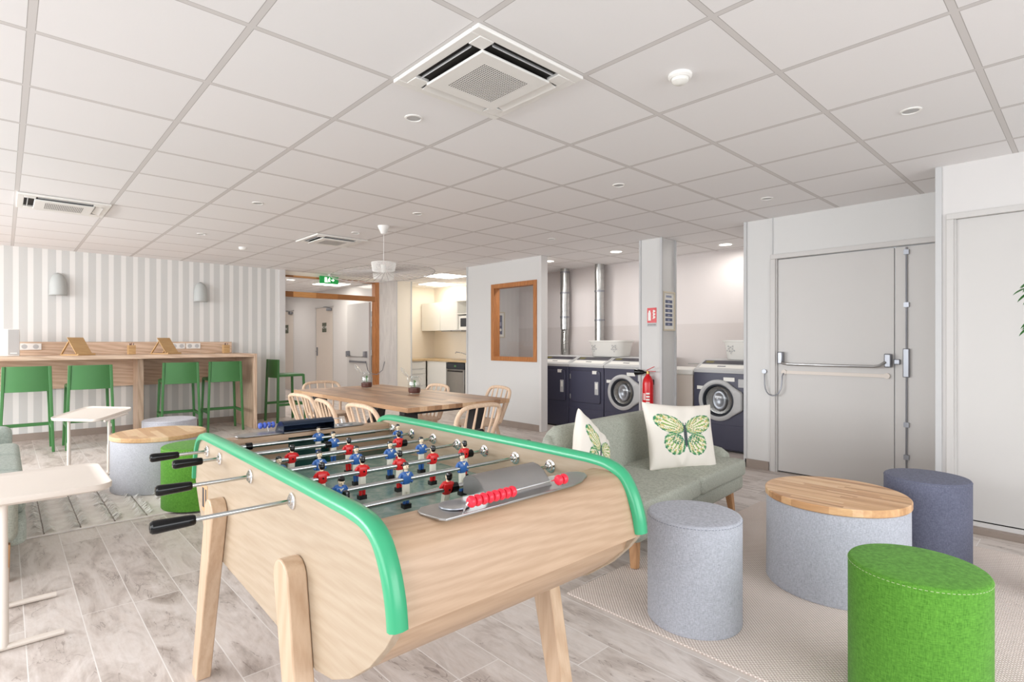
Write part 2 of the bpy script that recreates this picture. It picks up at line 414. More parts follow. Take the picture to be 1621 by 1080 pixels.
# unseen window walls (daylight comes through their openings)
wallbox('wall_west', M['wall'], [(-2.7, -2.6, -2.3, 9.43, 0, .12), (-2.7, -2.6, -2.3, 9.43, 2.38, CEIL), (-2.7, -2.6, -2.3, -1.7, .12, 2.38), (-2.7, -2.6, 4.9, 5.0, .12, 2.38), (-2.7, -2.6, 8.7, 9.43, .12, 2.38)])
wallbox('wall_south', M['wall'], [(-2.6, 4.84, -2.3, -2.2, 0, .12), (-2.6, 4.84, -2.3, -2.2, 2.38, CEIL), (-2.6, -2.2, -2.3, -2.2, .12, 2.38), (4.0, 4.84, -2.3, -2.2, .12, 2.38)])
# window wall and pillar
WZ0, WZ1, WY0, WY1 = .985, 2.13, 5.40, 6.36
wallbox('wall_window', M['wall_cool'], [(5.5, 5.6, 5.33, WY0, 0, CEIL), (5.5, 5.6, WY1, 6.97, 0, CEIL), (5.5, 5.6, WY0, WY1, 0, WZ0), (5.5, 5.6, WY0, WY1, WZ1, CEIL), (5.6, 5.9, 6.89, 6.97, 0, CEIL)])
struct(MB().box(5.485, 5.615, 5.295, 5.335, 0, CEIL).build('trim_2', M['wall'], smooth=False, bevel=.003))
struct(MB().box(5.488, 5.5, 6.955, 6.985, 0, CEIL).build('trim_3', M['trim_grey'], smooth=False))
skirt = bpy.data.materials['wood_tile_skirting']
struct(MB().box(5.487, 5.5, 5.33, 6.96, 0, .09).build('baseboard_window', skirt, smooth=False))
w1 = MB(); fw_ = .055
for q in ((WY0-.01, WY0+fw_), (WY1-fw_, WY1+.01)): w1.box(5.485, 5.61, q[0], q[1], WZ0-.01, WZ1+.01)
for q in ((WZ0-.01, WZ0+fw_), (WZ1-fw_, WZ1+.01)): w1.box(5.485, 5.61, WY0+fw_, WY1-fw_, q[0], q[1])
w1 = struct(w1.build('window_1', M['oak_frame'], smooth=False, bevel=.003))
MB().box(5.555, 5.561, WY0+fw_, WY1-fw_, WZ0+fw_, WZ1-fw_).build('glass_pane', M['glass'], w1, smooth=False)
wallbox('wall_pillar', M['wall_cool'], [(5.56, 5.86, 3.445, 3.72, 0, CEIL)])
b = MB()
for x0, x1, y0, y1 in ((5.545, 5.575, 3.425, 3.455), (5.545, 5.575, 3.71, 3.735), (5.845, 5.865, 3.42, 3.455)): b.box(x0, x1, y0, y1, 0, CEIL)
struct(b.build('trim_4', M['trim_grey'], smooth=False, bevel=.003))
# laundry room
wallbox('wall_laundry', M['band'], [(6.95, 7.05, 2.2, 7.36, 0, CEIL)])
wallbox('wall_divider', M['wall'], [(5.82, 6.95, 7.28, 7.36, 0, CEIL), (5.82, 5.9, 6.97, 7.28, 0, CEIL)])
wallbox('wall_laundry_side', M['wall'], [(5.6, 6.95, 2.2, 2.3, 0, CEIL)])
# emergency door wall
DY0, DY1, DZ = .775, 2.155, 2.085
wallbox('wall_door', M['wall_cool'], [(5.49, 5.6, DY1, 2.43, 0, CEIL), (5.49, 5.6, .745, DY1, DZ, CEIL)])
struct(MB().box(5.475, 5.61, 2.415, 2.445, 0, CEIL).build('trim_5', M['trim_grey'], smooth=False, bevel=.003))
struct(MB().box(5.482, 5.49, 2.16, 2.168, 2.1, CEIL).box(5.482, 5.49, 2.16, 2.168, 0, 2.1).build('trim_6', M['trim_grey'], smooth=False))
struct(MB().box(5.475, 5.49, 2.2, 2.43, 0, .085).build('baseboard_door', skirt, smooth=False))
def door_frame(name, x, y0, y1, z1, w=.05):
    b = MB()
    for a, c in ((y0, y0+w), (y1-w, y1)): b.box(x-.02, x+.07, a, c, 0, z1-w)
    b.box(x-.02, x+.07, y0, y1, z1-w, z1)
    for a, c in ((y0+w*.55, y0+w+.012), (y1-w-.012, y1-w*.55)): b.box(x-.005, x+.07, a, c, 0, z1-w)
    return b
f = struct(door_frame('f', 5.49, .70, DY1+.025, 2.11, .045).build('trim_7', M['door_white'], smooth=False, bevel=.003))
d1 = struct(MB().box(5.505, 5.545, 1.176, 2.122, .012, 2.058).build('door_1', M['door_white'], smooth=False, bevel=.002))
MB().box(5.507, 5.55, .755, 1.17, .012, 2.058).build('door_leaf', M['door_white'], d1, smooth=False, bevel=.002)
MB().box(5.53, 5.55, .75, 2.13, 0, .02).build('threshold', M['dark_gap'], d1, smooth=False)
# panic bar of the emergency door
pb = MB()
pb.box(5.445, 5.505, 2.06, 2.105, 1.05, 1.165); pb.box(5.44, 5.505, 1.185, 1.235, 1.045, 1.16)
pb.build('bar_housing', M['grey_metal'], d1, bevel=.008)
MB().tube([(5.46, 2.07, 1.07), (5.43, 2.045, 1.055), (5.42, 2.0, 1.05), (5.42, 1.3, 1.05), (5.42, 1.26, 1.06), (5.44, 1.225, 1.09)], .012, 10).build('panic_bar', M['steel'], d1)
rl = MB(); rl.box(5.49, 5.505, 1.23, 2.06, .955, .985)
rl.cyl((0, 0, 0), .001, 0, .001); rl.lathe([(.024, 5.485), (.024, 5.505)], (0, 2.06, .97), 16, 'X'); rl.lathe([(.024, 5.485), (.024, 5.505)], (0, 1.225, .97), 16, 'X')
rl.build('cable_rail', M['cream_metal'], d1, bevel=.002)
cb = MB(); cb.tube([(5.48, 2.235, .96)]+[(5.465-.02*math.sin(PI*k/12), 2.15+.083*math.cos(PI*k/12), .93-.19*math.sin(PI*k/12)**.6) for k in range(13)]+[(5.48, 2.06, .96)], .006, 8)
cb.lathe([(.022, 5.47), (.022, 5.49)], (0, 2.24, .97), 16, 'X'); cb.build('door_cable', M['grey_metal'], d1)
kb = MB(); kb.box(5.475, 5.507, 1.065, 1.11, .965, 1.205); kb.box(5.48, 5.507, 1.13, 1.175, 1.07, 1.115); kb.build('strike_box', M['grey_metal'], d1, bevel=.006)
rb = MB(); rb.tube([(5.495, 1.088, .02), (5.495, 1.088, 2.05)], .007, 8)
for zz in (.28, .55, 1.55, 1.99): rb.box(5.485, 5.507, 1.07, 1.106, zz, zz+.04)
rb.build('vertical_bolt_rod', M['grey_metal'], d1)
# right wall, standing forward, with its own door
wallbox('wall_right', M['wall'], [(4.74, 4.84, -2.3, -.36, 0, CEIL), (4.74, 4.84, .69, .745, 0, CEIL), (4.74, 4.84, -.36, .69, 2.11, CEIL), (4.84, 5.49, .665, .745, 0, CEIL)])
struct(MB().box(4.728, 4.76, .735, .772, 0, CEIL).build('trim_8', M['trim_grey'], smooth=False, bevel=.003))
struct(door_frame('f', 4.74, -.38, .71, 2.135, .04).build('trim_9', M['door_white'], smooth=False, bevel=.003))
d2 = struct(MB().box(4.752, 4.79, -.335, .662, .068, 2.094).build('door_2', M['door_white'], smooth=False, bevel=.002))
MB().box(4.77, 4.8, -.34, .667, .03, 2.1).build('door_gap', M['dark_gap'], d2, smooth=False)
struct(MB().box(4.715, 4.75, -.38, .71, .04, .062).build('trim_10', M['wall'], smooth=False))
struct(MB().box(4.66, 4.74, -2.2, .745, 0, .04).box(4.725, 4.74, -2.2, -.38, .04, .085).build('baseboard_right', skirt, smooth=False, bevel=.003))
# entrance opening in wood frame, pier, corridor
wallbox('wall_entrance', M['wall_warm'], [(5.66, 5.99, 9.40, 9.5, 0, CEIL), (3.46, 5.26, 9.41, 9.5, 2.40, CEIL)])
wallbox('wall_pier', M['wash'], [(5.26, 5.65, 9.395, 9.5, 0, CEIL)])
struct(MB().box(5.645, 5.662, 9.388, 9.42, 0, CEIL).box(5.975, 6.0, 9.39, 9.51, 0, CEIL).build('trim_11', M['trim_grey'], smooth=False))
b = MB(); b.box(5.17, 5.26, 9.38, 9.5, 0, 2.40); b.mi = 1
b.box(3.46, 5.17, 9.385, 9.5, 2.035, 2.125); b.box(3.46, 5.17, 9.385, 9.5, 2.375, 2.40); b.mi = 0
fr = struct(b.build('trim_12', [M['oak_frame'], M['oak_frame_x']], smooth=False, bevel=.003))
MB().box(3.46, 5.17, 9.44, 9.446, 2.125, 2.375).build('transom_glass', M['glass'], fr, smooth=False)
d3 = struct(MB().box(5.115, 5.16, 9.52, 10.42, .01, 2.02).build('door_3', M['door_white'], smooth=False, bevel=.002))
MB().box(5.05, 5.115, 10.3, 10.36, .96, 1.08).box(5.05, 5.115, 9.58, 9.64, .96, 1.08).build('bar_housing', M['grey_metal'], d3, bevel=.006)
MB().tube([(5.08, 10.33, 1.0), (5.05, 10.28, .97), (5.05, 9.66, .97), (5.08, 9.61, 1.0)], .012, 8).build('panic_bar', M['steel'], d3)
MB().box(5.095, 5.115, 9.62, 10.3, .85, .885).build('cable_rail', M['grey_metal'], d3)
MB().tube([(5.10, 9.6, .87), (5.08, 9.5, .72), (5.1, 9.42, .66), (5.2, 9.36, .64), (5.32, 9.36, .72), (5.38, 9.385, .88)], .007, 8).build('door_cable', M['grey_metal'], d3)
b = MB()
for zz in (.3, 1.0, 1.55, 1.75): b.cyl((5.165, 9.51, 0), .01, zz, zz+.1, 10)
b.build('hinge', M['steel'], d3)
wallbox('wall_corridor', M['wall'], [(5.5, 5.6, 9.5, 11.88, 0, CEIL), (5.5, 5.6, 12.87, 14.2, 0, CEIL), (5.5, 5.6, 15.2, 16.1, 0, CEIL), (5.5, 5.6, 11.88, 12.87, 2.09, CEIL), (5.5, 5.6, 14.2, 15.2, 2.09, CEIL)])
wallbox('wall_corridor_end', M['wall'], [(3.2, 5.6, 16.1, 16.2, 0, CEIL)])
wallbox('wall_corridor_left', M['wall'], [(3.2, 3.3, 9.43, 16.1, 0, CEIL)])
def wc_door(n, y0, y1, txt, sy):
    d = struct(MB().box(5.505, 5.55, y0+.04, y1-.04, .01, 2.06).build('door_%d' % n, M['cream_metal'], smooth=False, bevel=.002))
    MB().box(5.495, 5.6, y0, y0+.035, 0, 2.09).box(5.495, 5.6, y1-.035, y1, 0, 2.09).box(5.495, 5.6, y0, y1, 2.065, 2.09).build('door_frame', M['door_white'], d, smooth=False)
    hy = y1-.11
    MB().box(5.485, 5.505, hy-.02, hy+.02, .93, 1.13).tube([(5.50, hy, 1.04), (5.46, hy, 1.04), (5.46, hy-.1, 1.04)], .009, 8).build('door_handle', M['grey_metal'], d, bevel=.003)
    MB().box(5.45, 5.505, y0+.08, y0+.28, 1.98, 2.04).tube([(5.47, y0+.14, 2.045), (5.43, y0+.3, 2.075), (5.49, y0+.52, 2.085)], .011, 6).build('door_closer', M['grey_metal'], d, bevel=.004)
    cy = (y0+y1)/2
    sg = MB().box(5.499, 5.505, cy-.11, cy+.11, 1.49, 1.71).build('door_sign', flat('olive_sign', (84, 88, 72), .5), d, smooth=False)
    text_obj(txt, .085, M['white_plastic'], sg, T(5.498, cy, 1.6) @ FACE_MX)
    return d
wc_door(4, 11.88, 12.87, 'WC H/F', 0); wc_door(5, 14.2, 15.2, 'WC', 0)
# kitchen recess
wallbox('wall_kitchen_left', M['wall_warm'], [(5.9, 7.2, 10.2, 10.3, 0, CEIL), (5.89, 5.99, 9.5, 10.2, 0, CEIL)])
wallbox('wall_kitchen_back', M['wall_warm'], [(7.1, 7.2, 7.36, 10.2, 0, CEIL)])

# ================================================================== CEILING FITTINGS
def cassette(cx, cy, label, group='ceiling air conditioning cassettes', first=[None]):
    if first[0]: return dup(first[0], (cx, cy, CEIL), 0, label)
    t = thing('air_conditioner', label, 'air conditioner', (cx, cy, CEIL), 0, group); first[0] = t
    h = .3085
    b = MB()
    for x0, x1, y0, y1 in ((-h, h, -h, -h+.045), (-h, h, h-.045, h), (-h, -h+.045, -h+.045, h-.045), (h-.045, h, -h+.045, h-.045)): b.box(x0, x1, y0, y1, -.018, -.001)
    b.build('frame', M['white_plastic'], t, bevel=.004)
    MB().box(-h+.045, h-.045, -h+.045, h-.045, -.004, -.001).build('recess', M['dark_gap'], t, smooth=False)
    for sx in (-1, 1):
        for sy in (-1, 1): MB().box(min(sx*.19, sx*.264), max(sx*.19, sx*.264), min(sy*.19, sy*.264), max(sy*.19, sy*.264), -.02, -.004).build('corner_plate', M['white_plastic'], t, bevel=.003)
    b = MB(); b.box(-.2, .2, -.2, .2, -.032, -.02); b.build('intake_grille', M['white_plastic'], t, bevel=.004)
    b = MB(); n = 22
    for i in range(n):
        for j in range(n):
            x = -.125+.25*i/(n-1); y = -.125+.25*j/(n-1); r = .0031
            b.f([b.v((x-r, y-r, -.0325)), b.v((x+r, y-r, -.0325)), b.v((x+r, y+r, -.0325)), b.v((x-r, y+r, -.0325))])
    o = b.build('grille_perforations', M['dark_gap'], t, smooth=False); o['kind'] = 'stuff'
    for k in range(4):
        a = PI/2*k; b = MB(); b.M = Matrix.Rotation(a, 4, 'Z')
        if k in (1, 2): b.loft([[(-.18, -.262, -.022), (.18, -.262, -.022), (.18, -.262, -.025), (-.18, -.262, -.025)], [(-.18, -.212, -.008), (.18, -.212, -.008), (.18, -.212, -.011), (-.18, -.212, -.011)]])
        else: b.loft([[(-.18, -.236, -.005), (.18, -.236, -.005), (.18, -.234, -.005), (-.18, -.234, -.005)], [(-.18, -.244, -.02), (.18, -.244, -.02), (.18, -.241, -.022), (-.18, -.241, -.022)]])
        b.build('louvre', M['white_plastic'] if k in (1, 2) else M['grey_plastic'], t)
    return t
cassette(1.6195, 1.9025, 'square white ceiling air conditioner above the football table, nearest and largest of the three')
cassette(.3855, 6.2135, 'white ceiling air conditioner near the striped wall at far left')
cassette(2.8535, 6.2135, 'small distant white ceiling air conditioner beside the pendant lamp')

def downlight(cx, cy, label, lit=False, r=.048, group=None):
    t = thing('downlight', label, 'ceiling light', (cx, cy, CEIL), 0, group)
    MB().lathe([(r, 0), (r, -.004), (r*.82, -.006), (r*.78, -.001)], n=28).build('rim', M['white_plastic'], t)
    MB().lathe([(r*.78, -.0015), (r*.4, -.0035), (.001, -.0035)], n=24).build('diffuser', M['lamp_on'] if lit else M['grey_plastic'], t)
    return t
offs = [(1.6195, 2.5195, 'unlit round downlight just left below the nearest air conditioner'),
        (3.4705, .6685, 'unlit round downlight at upper right in front of the white door wall'),
        (3.4705, 2.5195, 'unlit small downlight above the grey-green sofa'),
        (4.7045, 1.9025, 'unlit small downlight near the left end of the emergency door wall'),
        (1.6195, 4.9875, 'unlit tiny downlight between the far left and middle air conditioners'),
        (2.8535, 4.3705, 'unlit tiny downlight just right above the pendant ceiling cup'),
        (4.7045, 4.3705, 'unlit tiny downlight in front of the wood-framed window wall'),
        (1.6195, 6.8385, 'unlit tiny downlight right of the far left air conditioner'),
        (2.8535, 5.6045, 'unlit tiny downlight between middle air conditioner and pendant cup')]
for x, y, l in offs: downlight(x, y, l)
for x, y, l in ((5.97, 5.6, 'lit round ceiling light just right of the wood-framed window wall'), (6.0, 4.4, 'lit round ceiling light left of the white pillar'), (6.55, 3.15, 'lit round ceiling light right of the pillar above the single washing machine'), (4.08, 10.7, 'lit round ceiling light seen through the glass above the entrance')):
    downlight(x, y, l, True, .095)
    area('lamp_light', (x, y, CEIL-.03), (0, 0, 0), .18, .18, (9 if y > 5 else 5) if y < 9 else 10, (1, .97, .93))
b = thing('presence_detector', 'white round presence detector on the ceiling right of the nearest air conditioner', 'detector', (2.24, 1.29, CEIL))
MB().lathe([(.052, 0), (.052, -.012), (.043, -.02)], n=32).build('base_ring', M['white_plastic'], b)
MB().lathe([(.038, -.02), (.036, -.032), (.024, -.042), (.001, -.046)], n=24).build('lens_dome', M['white_gloss'], b)
b = thing('smoke_detector', 'small white smoke detector on the ceiling near the striped wall', 'detector', (2.2365, 7.45, CEIL))
MB().lathe([(.05, 0), (.05, -.02), (.035, -.035), (.001, -.037)], n=24).build('detector_body', M['white_plastic'], b)
for x, y, l in ((5.93, 8.15, 'lit square ceiling panel in the kitchen, nearer of two'), (6.63, 9.4, 'lit square ceiling panel in the kitchen, farther of two')):
    t = thing('ceiling_panel_light', l, 'ceiling light', (x, y, CEIL))
    MB().box(-.3, .3, -.3, .3, -.006, -.001).build('frame', M['white_plastic'], t, smooth=False)
    MB().box(-.285, .285, -.285, .285, -.009, -.006).build('diffuser', M['lamp_on'], t, smooth=False)
    area('kitchen_light', (x, y, CEIL-.03), (0, 0, 0), .56, .56, 2.6, (1, .93, .82))
t = thing('ceiling_panel_light', 'lit square ceiling panel seen through the transom glass of the entrance', 'ceiling light', (5.0, 10.9, CEIL))
MB().box(-.3, .3, -.3, .3, -.006, -.001).build('frame', M['white_plastic'], t, smooth=False)
MB().box(-.285, .285, -.285, .285, -.009, -.006).build('diffuser', M['lamp_on'], t, smooth=False)
area('corridor_light', (4.6, 10.9, CEIL-.03), (0, 0, 0), .56, .56, 9, (1, .96, .92))
area('corridor_light', (4.4, 13.8, CEIL-.03), (0, 0, 0), .56, .56, 14, (1, .96, .92))

# pendant with wide string brim
t = thing('pendant_lamp', 'white string pendant lamp with a wide flat brim over the dining table', 'pendant lamp', (2.90, 5.08, CEIL))
MB().lathe([(.062, 0), (.06, -.012), (.03, -.075), (.022, -.085), (.001, -.087)], n=24).build('ceiling_cup', M['white_plastic'], t)
MB().tube([(0, 0, -.08), (0, 0, -.4)], .0025, 6).build('cord', M['white_plastic'], t)
sh = MB(); zt, zb = -.385, -.555
for k in range(54):
    a = 2*PI*k/54; sh.tube([(.124*math.cos(a), .124*math.sin(a), zt), (.1*math.cos(a), .1*math.sin(a), zb)], .0034, 5)
for z_, r_ in ((zt, .124), (zb, .1)): sh.tube([(r_*math.cos(2*PI*k/40), r_*math.sin(2*PI*k/40), z_) for k in range(41)], .003, 6)
sh.build('shade_drum', M['white_plastic'], t)
br = MB(); R_ = .53
def rim(a): return (R_*math.cos(a), R_*math.sin(a), -.485+.30*R_*(.681*math.cos(a)+.732*math.sin(a)))
for k in range(44):
    a = 2*PI*k/44; p = rim(a); br.tube([(.11*math.cos(a+.12), .11*math.sin(a+.12), -.47+.03*(.681*math.cos(a)+.732*math.sin(a))), p], .0024, 5)
br.tube([rim(2*PI*k/72) for k in range(73)], .0035, 6)
br.build('string_brim', flat('pale_grey_string', (176, 170, 166), .7), t)
MB().lathe([(.001, -.40), (.03, -.405), (.022, -.46), (.03, -.5), (.001, -.53)], n=16).build('bulb', M['white_gloss'], t)

# exit sign
t = thing('exit_sign', 'green emergency exit sign with white running figure and arrow above the entrance', 'sign', (4.235, 9.33, 2.36))
MB().box(-.17, .17, -.02, .02, -.065, .065).build('sign_box', M['exit_green'], t, bevel=.003)
b = MB(); b.prism([(-.09, -.045), (-.045, -.045), (-.045, .045), (-.09, .045)], 'Y', -.0225, -.0205)
b.prism([(-.035, -.045), (-.022, -.045), (-.008, -.01), (.004, -.04), (.016, -.036), (.003, .01), (.018, .006), (.018, .016), (-.012, .028), (-.03, .01)], 'Y', -.0225, -.0205)
b.lathe([(.009, -.0225), (.009, -.0205)], (.0, 0, .038), 10, 'Y')
b.prism([(.03, -.008), (.06, -.008), (.06, -.028), (.095, 0), (.06, .028), (.06, .008), (.03, .008)], 'Y', -.0225, -.0205)
b.build('pictogram', M['exit_white'], t, smooth=False)
MB().box(-.02, .02, -.01, .01, .065, .11).build('mount', M['white_plastic'], t)

# ================================================================== FOOTBALL TABLE
FT = thing('football_table', 'pale wooden table football game with green edge rails, standing in the foreground', 'football table', (.5485, .9502, 0), math.radians(-.95))
W_, ZR = .8157, .8417
ROD = [1.37-.175*k for k in range(7)]+[.158]
def lerp(a, b, f): return a+(b-a)*f
def smoothpts(pts, n=4):
    out = []
    for i in range(len(pts)-1):
        p0 = pts[max(i-1, 0)]; p1 = pts[i]; p2 = pts[i+1]; p3 = pts[min(i+2, len(pts)-1)]
        for k in range(n):
            t = k/n
            out.append(tuple(.5*((2*b)+(-a+c)*t+(2*a-5*b+4*c-d)*t*t+(-a+3*b-3*c+d)*t**3) for a, b, c, d in zip(p0, p1, p2, p3)))
    out.append(tuple(pts[-1])); return out
near = [(-.038, .705), (-.03, .755), (-.008, .815), (.03, .868), (.085, .892), (.16, .899)]
mid = [(.77, .902)]
rail = smoothpts(near, 5)+[(p, .901) for p in (.4, .77, 1.14)]+[(1.54-a, z_) for a, z_ in reversed(smoothpts(near, 5))]
hull_top = [(a+(.008 if a < .77 else -.008), z_-.004) for a, z_ in rail]
hull_bot = [(1.548, .66), (1.50, .588), (1.43, .53), (1.33, .495), (1.2, .48), (.77, .47), (.45, .462), (.345, .462), (.25, .482), (.16, .525), (.07, .59), (.005, .655)]
panel = hull_top+hull_bot
for x0, x1 in ((0, .022), (W_-.022, W_)):
    MB().prism(panel, 'X', x0, x1).build('side_panel', M['beech'], FT, angle=25, bevel=.0015)
for x in (.008, W_-.008):
    rr = []
    for i, (a, z_) in enumerate(rail):
        p = rail[max(i-1, 0)]; q = rail[min(i+1, len(rail)-1)]; dy, dz = q[0]-p[0], q[1]-p[1]; L = math.hypot(dy, dz); ny, nz = -dz/L, dy/L
        if nz < 0 and abs(nz) > abs(ny): ny, nz = -ny, -nz
        sec = [(-.02, -.016), (-.021, -.004), (-.015, .006), (0, .0095), (.015, .006), (.021, -.004), (.02, -.016)]
        rr.append([(x+u, a+ny*w, z_+nz*w) for u, w in sec])
    MB().loft(rr).build('edge_rail', M['green_rail'], FT, angle=60)
# end boards: top surface rolling over into the sloping apron
def end_board(mirror):
    top = [(.13, .868), (.07, .868), (.035, .855), (.01, .822), (-.006, .775), (-.017, .735), (-.026, .695)]
    top = smoothpts(top, 4); inn = [(a+.018, z_-.016) for a, z_ in reversed(top)]; inn[0] = (top[-1][0]+.02, .695); inn[-1] = (.13, .85)
    poly = top+inn
    if mirror: poly = [(1.54-a, z_) for a, z_ in poly]
    return MB().prism(poly, 'X', .022, W_-.022)
end_board(False).build('end_board', M['beech_x'], FT, angle=30)
end_board(True).build('end_board', M['beech_x'], FT, angle=30)
def belly(mirror):
    o = [(.0, .697), (.02, .645), (.08, .59), (.16, .53), (.25, .487), (.36, .467), (.77, .474), (.77, .49), (.36, .485), (.25, .503), (.16, .55), (.09, .605), (.04, .655), (.022, .697)]
    if mirror: o = [(1.54-a, z_) for a, z_ in o]
    return MB().prism(o, 'X', .022, W_-.022)
belly(False).build('underside_board', M['beech_x'], FT, angle=30); belly(True).build('underside_board', M['beech_x'], FT, angle=30)
MB().box(.022, W_-.022, .125, 1.415, .735, .745).build('playfield', M['field'], FT, smooth=False)
GX0, GX1 = .315, .50
for y0, y1 in ((.12, .135), (1.405, 1.42)):
    b = MB(); b.box(.022, GX0, y0, y1, .745, .868); b.box(GX1, W_-.022, y0, y1, .745, .868); b.box(GX0, GX1, y0, y1, .852, .868)
    b.build('end_wall', M['beech_x'], FT, smooth=False)
    yy = (y1, y1+.05) if y0 > 1 else (y0-.05, y0)
    g = MB(); g.box(GX0, GX1, yy[0], yy[1], .735, .74); g.box(GX0-.004, GX0, yy[0], yy[1], .735, .848); g.box(GX1, GX1+.004, yy[0], yy[1], .735, .848)
    q = yy[1] if y0 > 1 else yy[0]; g.box(GX0, GX1, q-.003, q+.003, .735, .845); g.build('goal_box', M['field_end'], FT, smooth=False)
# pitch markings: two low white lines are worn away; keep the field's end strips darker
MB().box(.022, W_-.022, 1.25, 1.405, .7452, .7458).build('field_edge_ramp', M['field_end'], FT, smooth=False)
# legs
def leg(x0, x1, yt, yb):
    w = .052; pts = []
    for k in range(9):
        a = PI-PI*k/8; pts.append((yt+w*math.cos(a), .665+w*.95*math.sin(a)))
    pts += [(yb+.036, 0), (yb-.036, 0)]
    return MB().prism(pts, 'X', x0, x1)
for x0, x1 in ((-.05, -.0005), (W_+.0005, W_+.05)):
    leg(x0, x1, .445, .30).build('leg', M['beech_leg'], FT, angle=30, bevel=.004)
    leg(x0, x1, 1.15, 1.36).build('leg', M['beech_leg'], FT, angle=30, bevel=.004)
for y0 in (.40, 1.12): MB().box(.022, W_-.022, y0, y0+.07, .444, .466).build('cross_beam', M['beech_x'], FT, smooth=False)
# ball return slot
b = MB(); b.box(-.0012, 0, 1.375, 1.46, .60, .705); b.mi = 1; b.box(-.002, -.001, 1.39, 1.405, .615, .69); b.box(-.002, -.001, 1.425, 1.45, .615, .69)
b.build('ball_slot', [flat('slot_frame_wood', (190, 150, 110), .5), M['rubber']], FT, smooth=False)
# players
def player(red):
    b = MB(); s = .98
    # materials: 0 shirt 1 white 2 skin 3 black ; centre of rod at origin, faces -Y when blue
    d = -1
    b.mi = 0; b.loft([[(x*w, y*t, z_) for x, y in ((1, 0), (.75, .8), (0, 1), (-.75, .8), (-1, 0), (-.75, -.8), (0, -1), (.75, -.8))] for w, t, z_ in ((.0125, .009, -.014), (.0145, .0125, -.006), (.0165, .0135, .004), (.0185, .012, .014), (.016, .0095, .0205), (.0065, .006, .0235))])
    for sx in (-1, 1): b.tube([(sx*.015, 0, .017), (sx*.021, 0, .008), (sx*.0205, -.002, -.004), (sx*.015, -.006, -.01)], [.0052, .0056, .005, .0045], 7)
    b.mi = 1; b.loft([[(x*w, y*t, z_) for x, y in ((1, 0), (.7, .8), (0, 1), (-.7, .8), (-1, 0), (-.7, -.8), (0, -1), (.7, -.8))] for w, t, z_ in ((.0128, .0085, -.038), (.013, .009, -.026), (.0125, .009, -.013))])
    if not red: b.prism([(-.006, .022), (0, .011), (.006, .022), (0, .0185)], 'Y', -.0128, -.0105)
    b.mi = 0
    for sx in (-1, 1): b.tube([(sx*.0062, 0, -.037), (sx*.006, 0, -.058), (sx*.0058, 0, -.074)], [.0056, .0058, .005], 8)
    b.mi = 1
    for sx in (-1, 1): b.tube([(sx*.0062, 0, -.037), (sx*.0062, 0, -.049)], [.0063, .0061], 8)
    b.mi = 3; b.box(-.0125, .0125, -.012, .009, -.088, -.074)
    b.mi = 2; b.tube([(0, 0, .021), (0, 0, .029)], .0055, 8); b.ball((0, 0, .038), .0105, 12, (.85, .95, 1.12))
    b.tube([(0, -.0085, .0385), (0, -.0118, .0365), (0, -.0092, .0345)], [.001, .0018, .0012], 5)
    b.mi = 3
    b.lathe([(.0098, .0), (.0102, .006), (.0078, .0115), (.001, .0135)], (0, .0016, .0385), 12, 'Z', .9, 1.0)
    b.ball((0, .004, .037), .0098, 10, (.9, .85, 1.0))
    for sx in (-1, 1): b.ball((sx*.0036, -.0098, .0395), .0012, 6)
    b.prism([(-.003, .0315), (.003, .0315), (.003, .0322), (-.003, .0322)], 'Y', -.0102, -.009)
    b.lathe([(.003, .0128), (.003, .0145)] if True else [], (0, 0, .003), 8, 'Y')
    bmesh.ops.recalc_face_normals(b.bm, faces=b.bm.faces)
    me = bpy.data.meshes.new('player_red' if red else 'player_blue')
    if red: b.bm.transform(Matrix.Rotation(PI, 4, 'Z'))
    b.bm.to_mesh(me); b.bm.free()
    for m in ((M['fig_red'] if red else M['fig_blue']), M['fig_white'], M['fig_skin'], M['fig_black']): me.materials.append(m)
    me.polygons.foreach_set('use_smooth', [True]*len(me.polygons)); me.set_sharp_from_angle(angle=math.radians(40))
    return me
PM = {True: player(True), False: player(False)}
FIG = {0: [.43], 1: [.421, .72], 2: [.188, .404, .621], 3: [.084, .217, .35, .484, .619], 4: [.151, .285, .421, .555, .695], 5: [.126, .341, .554], 6: [.065, .369], 7: [.408]}
REDROD = {2, 4, 6, 7}
GRIP = {0: (-.186, -.097), 1: (-.148, -.058), 3: (-.251, -.162), 5: (-.317, -.227), 2: (.977, 1.062), 4: (.945, 1.03), 6: (.855, .94), 7: (.855, .94)}
THICK = {0: (.06, .70), 1: (.05, .745), 2: (.04, .66), 3: (.04, .64), 4: (.06, .72), 5: (.04, .575), 6: (.03, .60), 7: (.1, .7)}
STOP = {0: [.147], 1: [.397], 2: [.645], 5: [.098], 6: [.392], 4: [.718], 3: []}
gripm = None
def grip_mesh():
    b = MB(); b.lathe([(.0105, 0), (.0125, .004), (.0135, .02), (.0145, .05), (.0158, .078), (.015, .086), (.011, .0905), (.004, .091), (.0035, .0895), (.001, .0895)], n=24, axis='X')
    bmesh.ops.recalc_face_normals(b.bm, faces=b.bm.faces); me = bpy.data.meshes.new('grip'); b.bm.to_mesh(me); b.bm.free(); me.materials.append(M['black_plastic'])
    me.polygons.foreach_set('use_smooth', [True]*len(me.polygons)); me.set_sharp_from_angle(angle=math.radians(35)); return me
GM = grip_mesh()
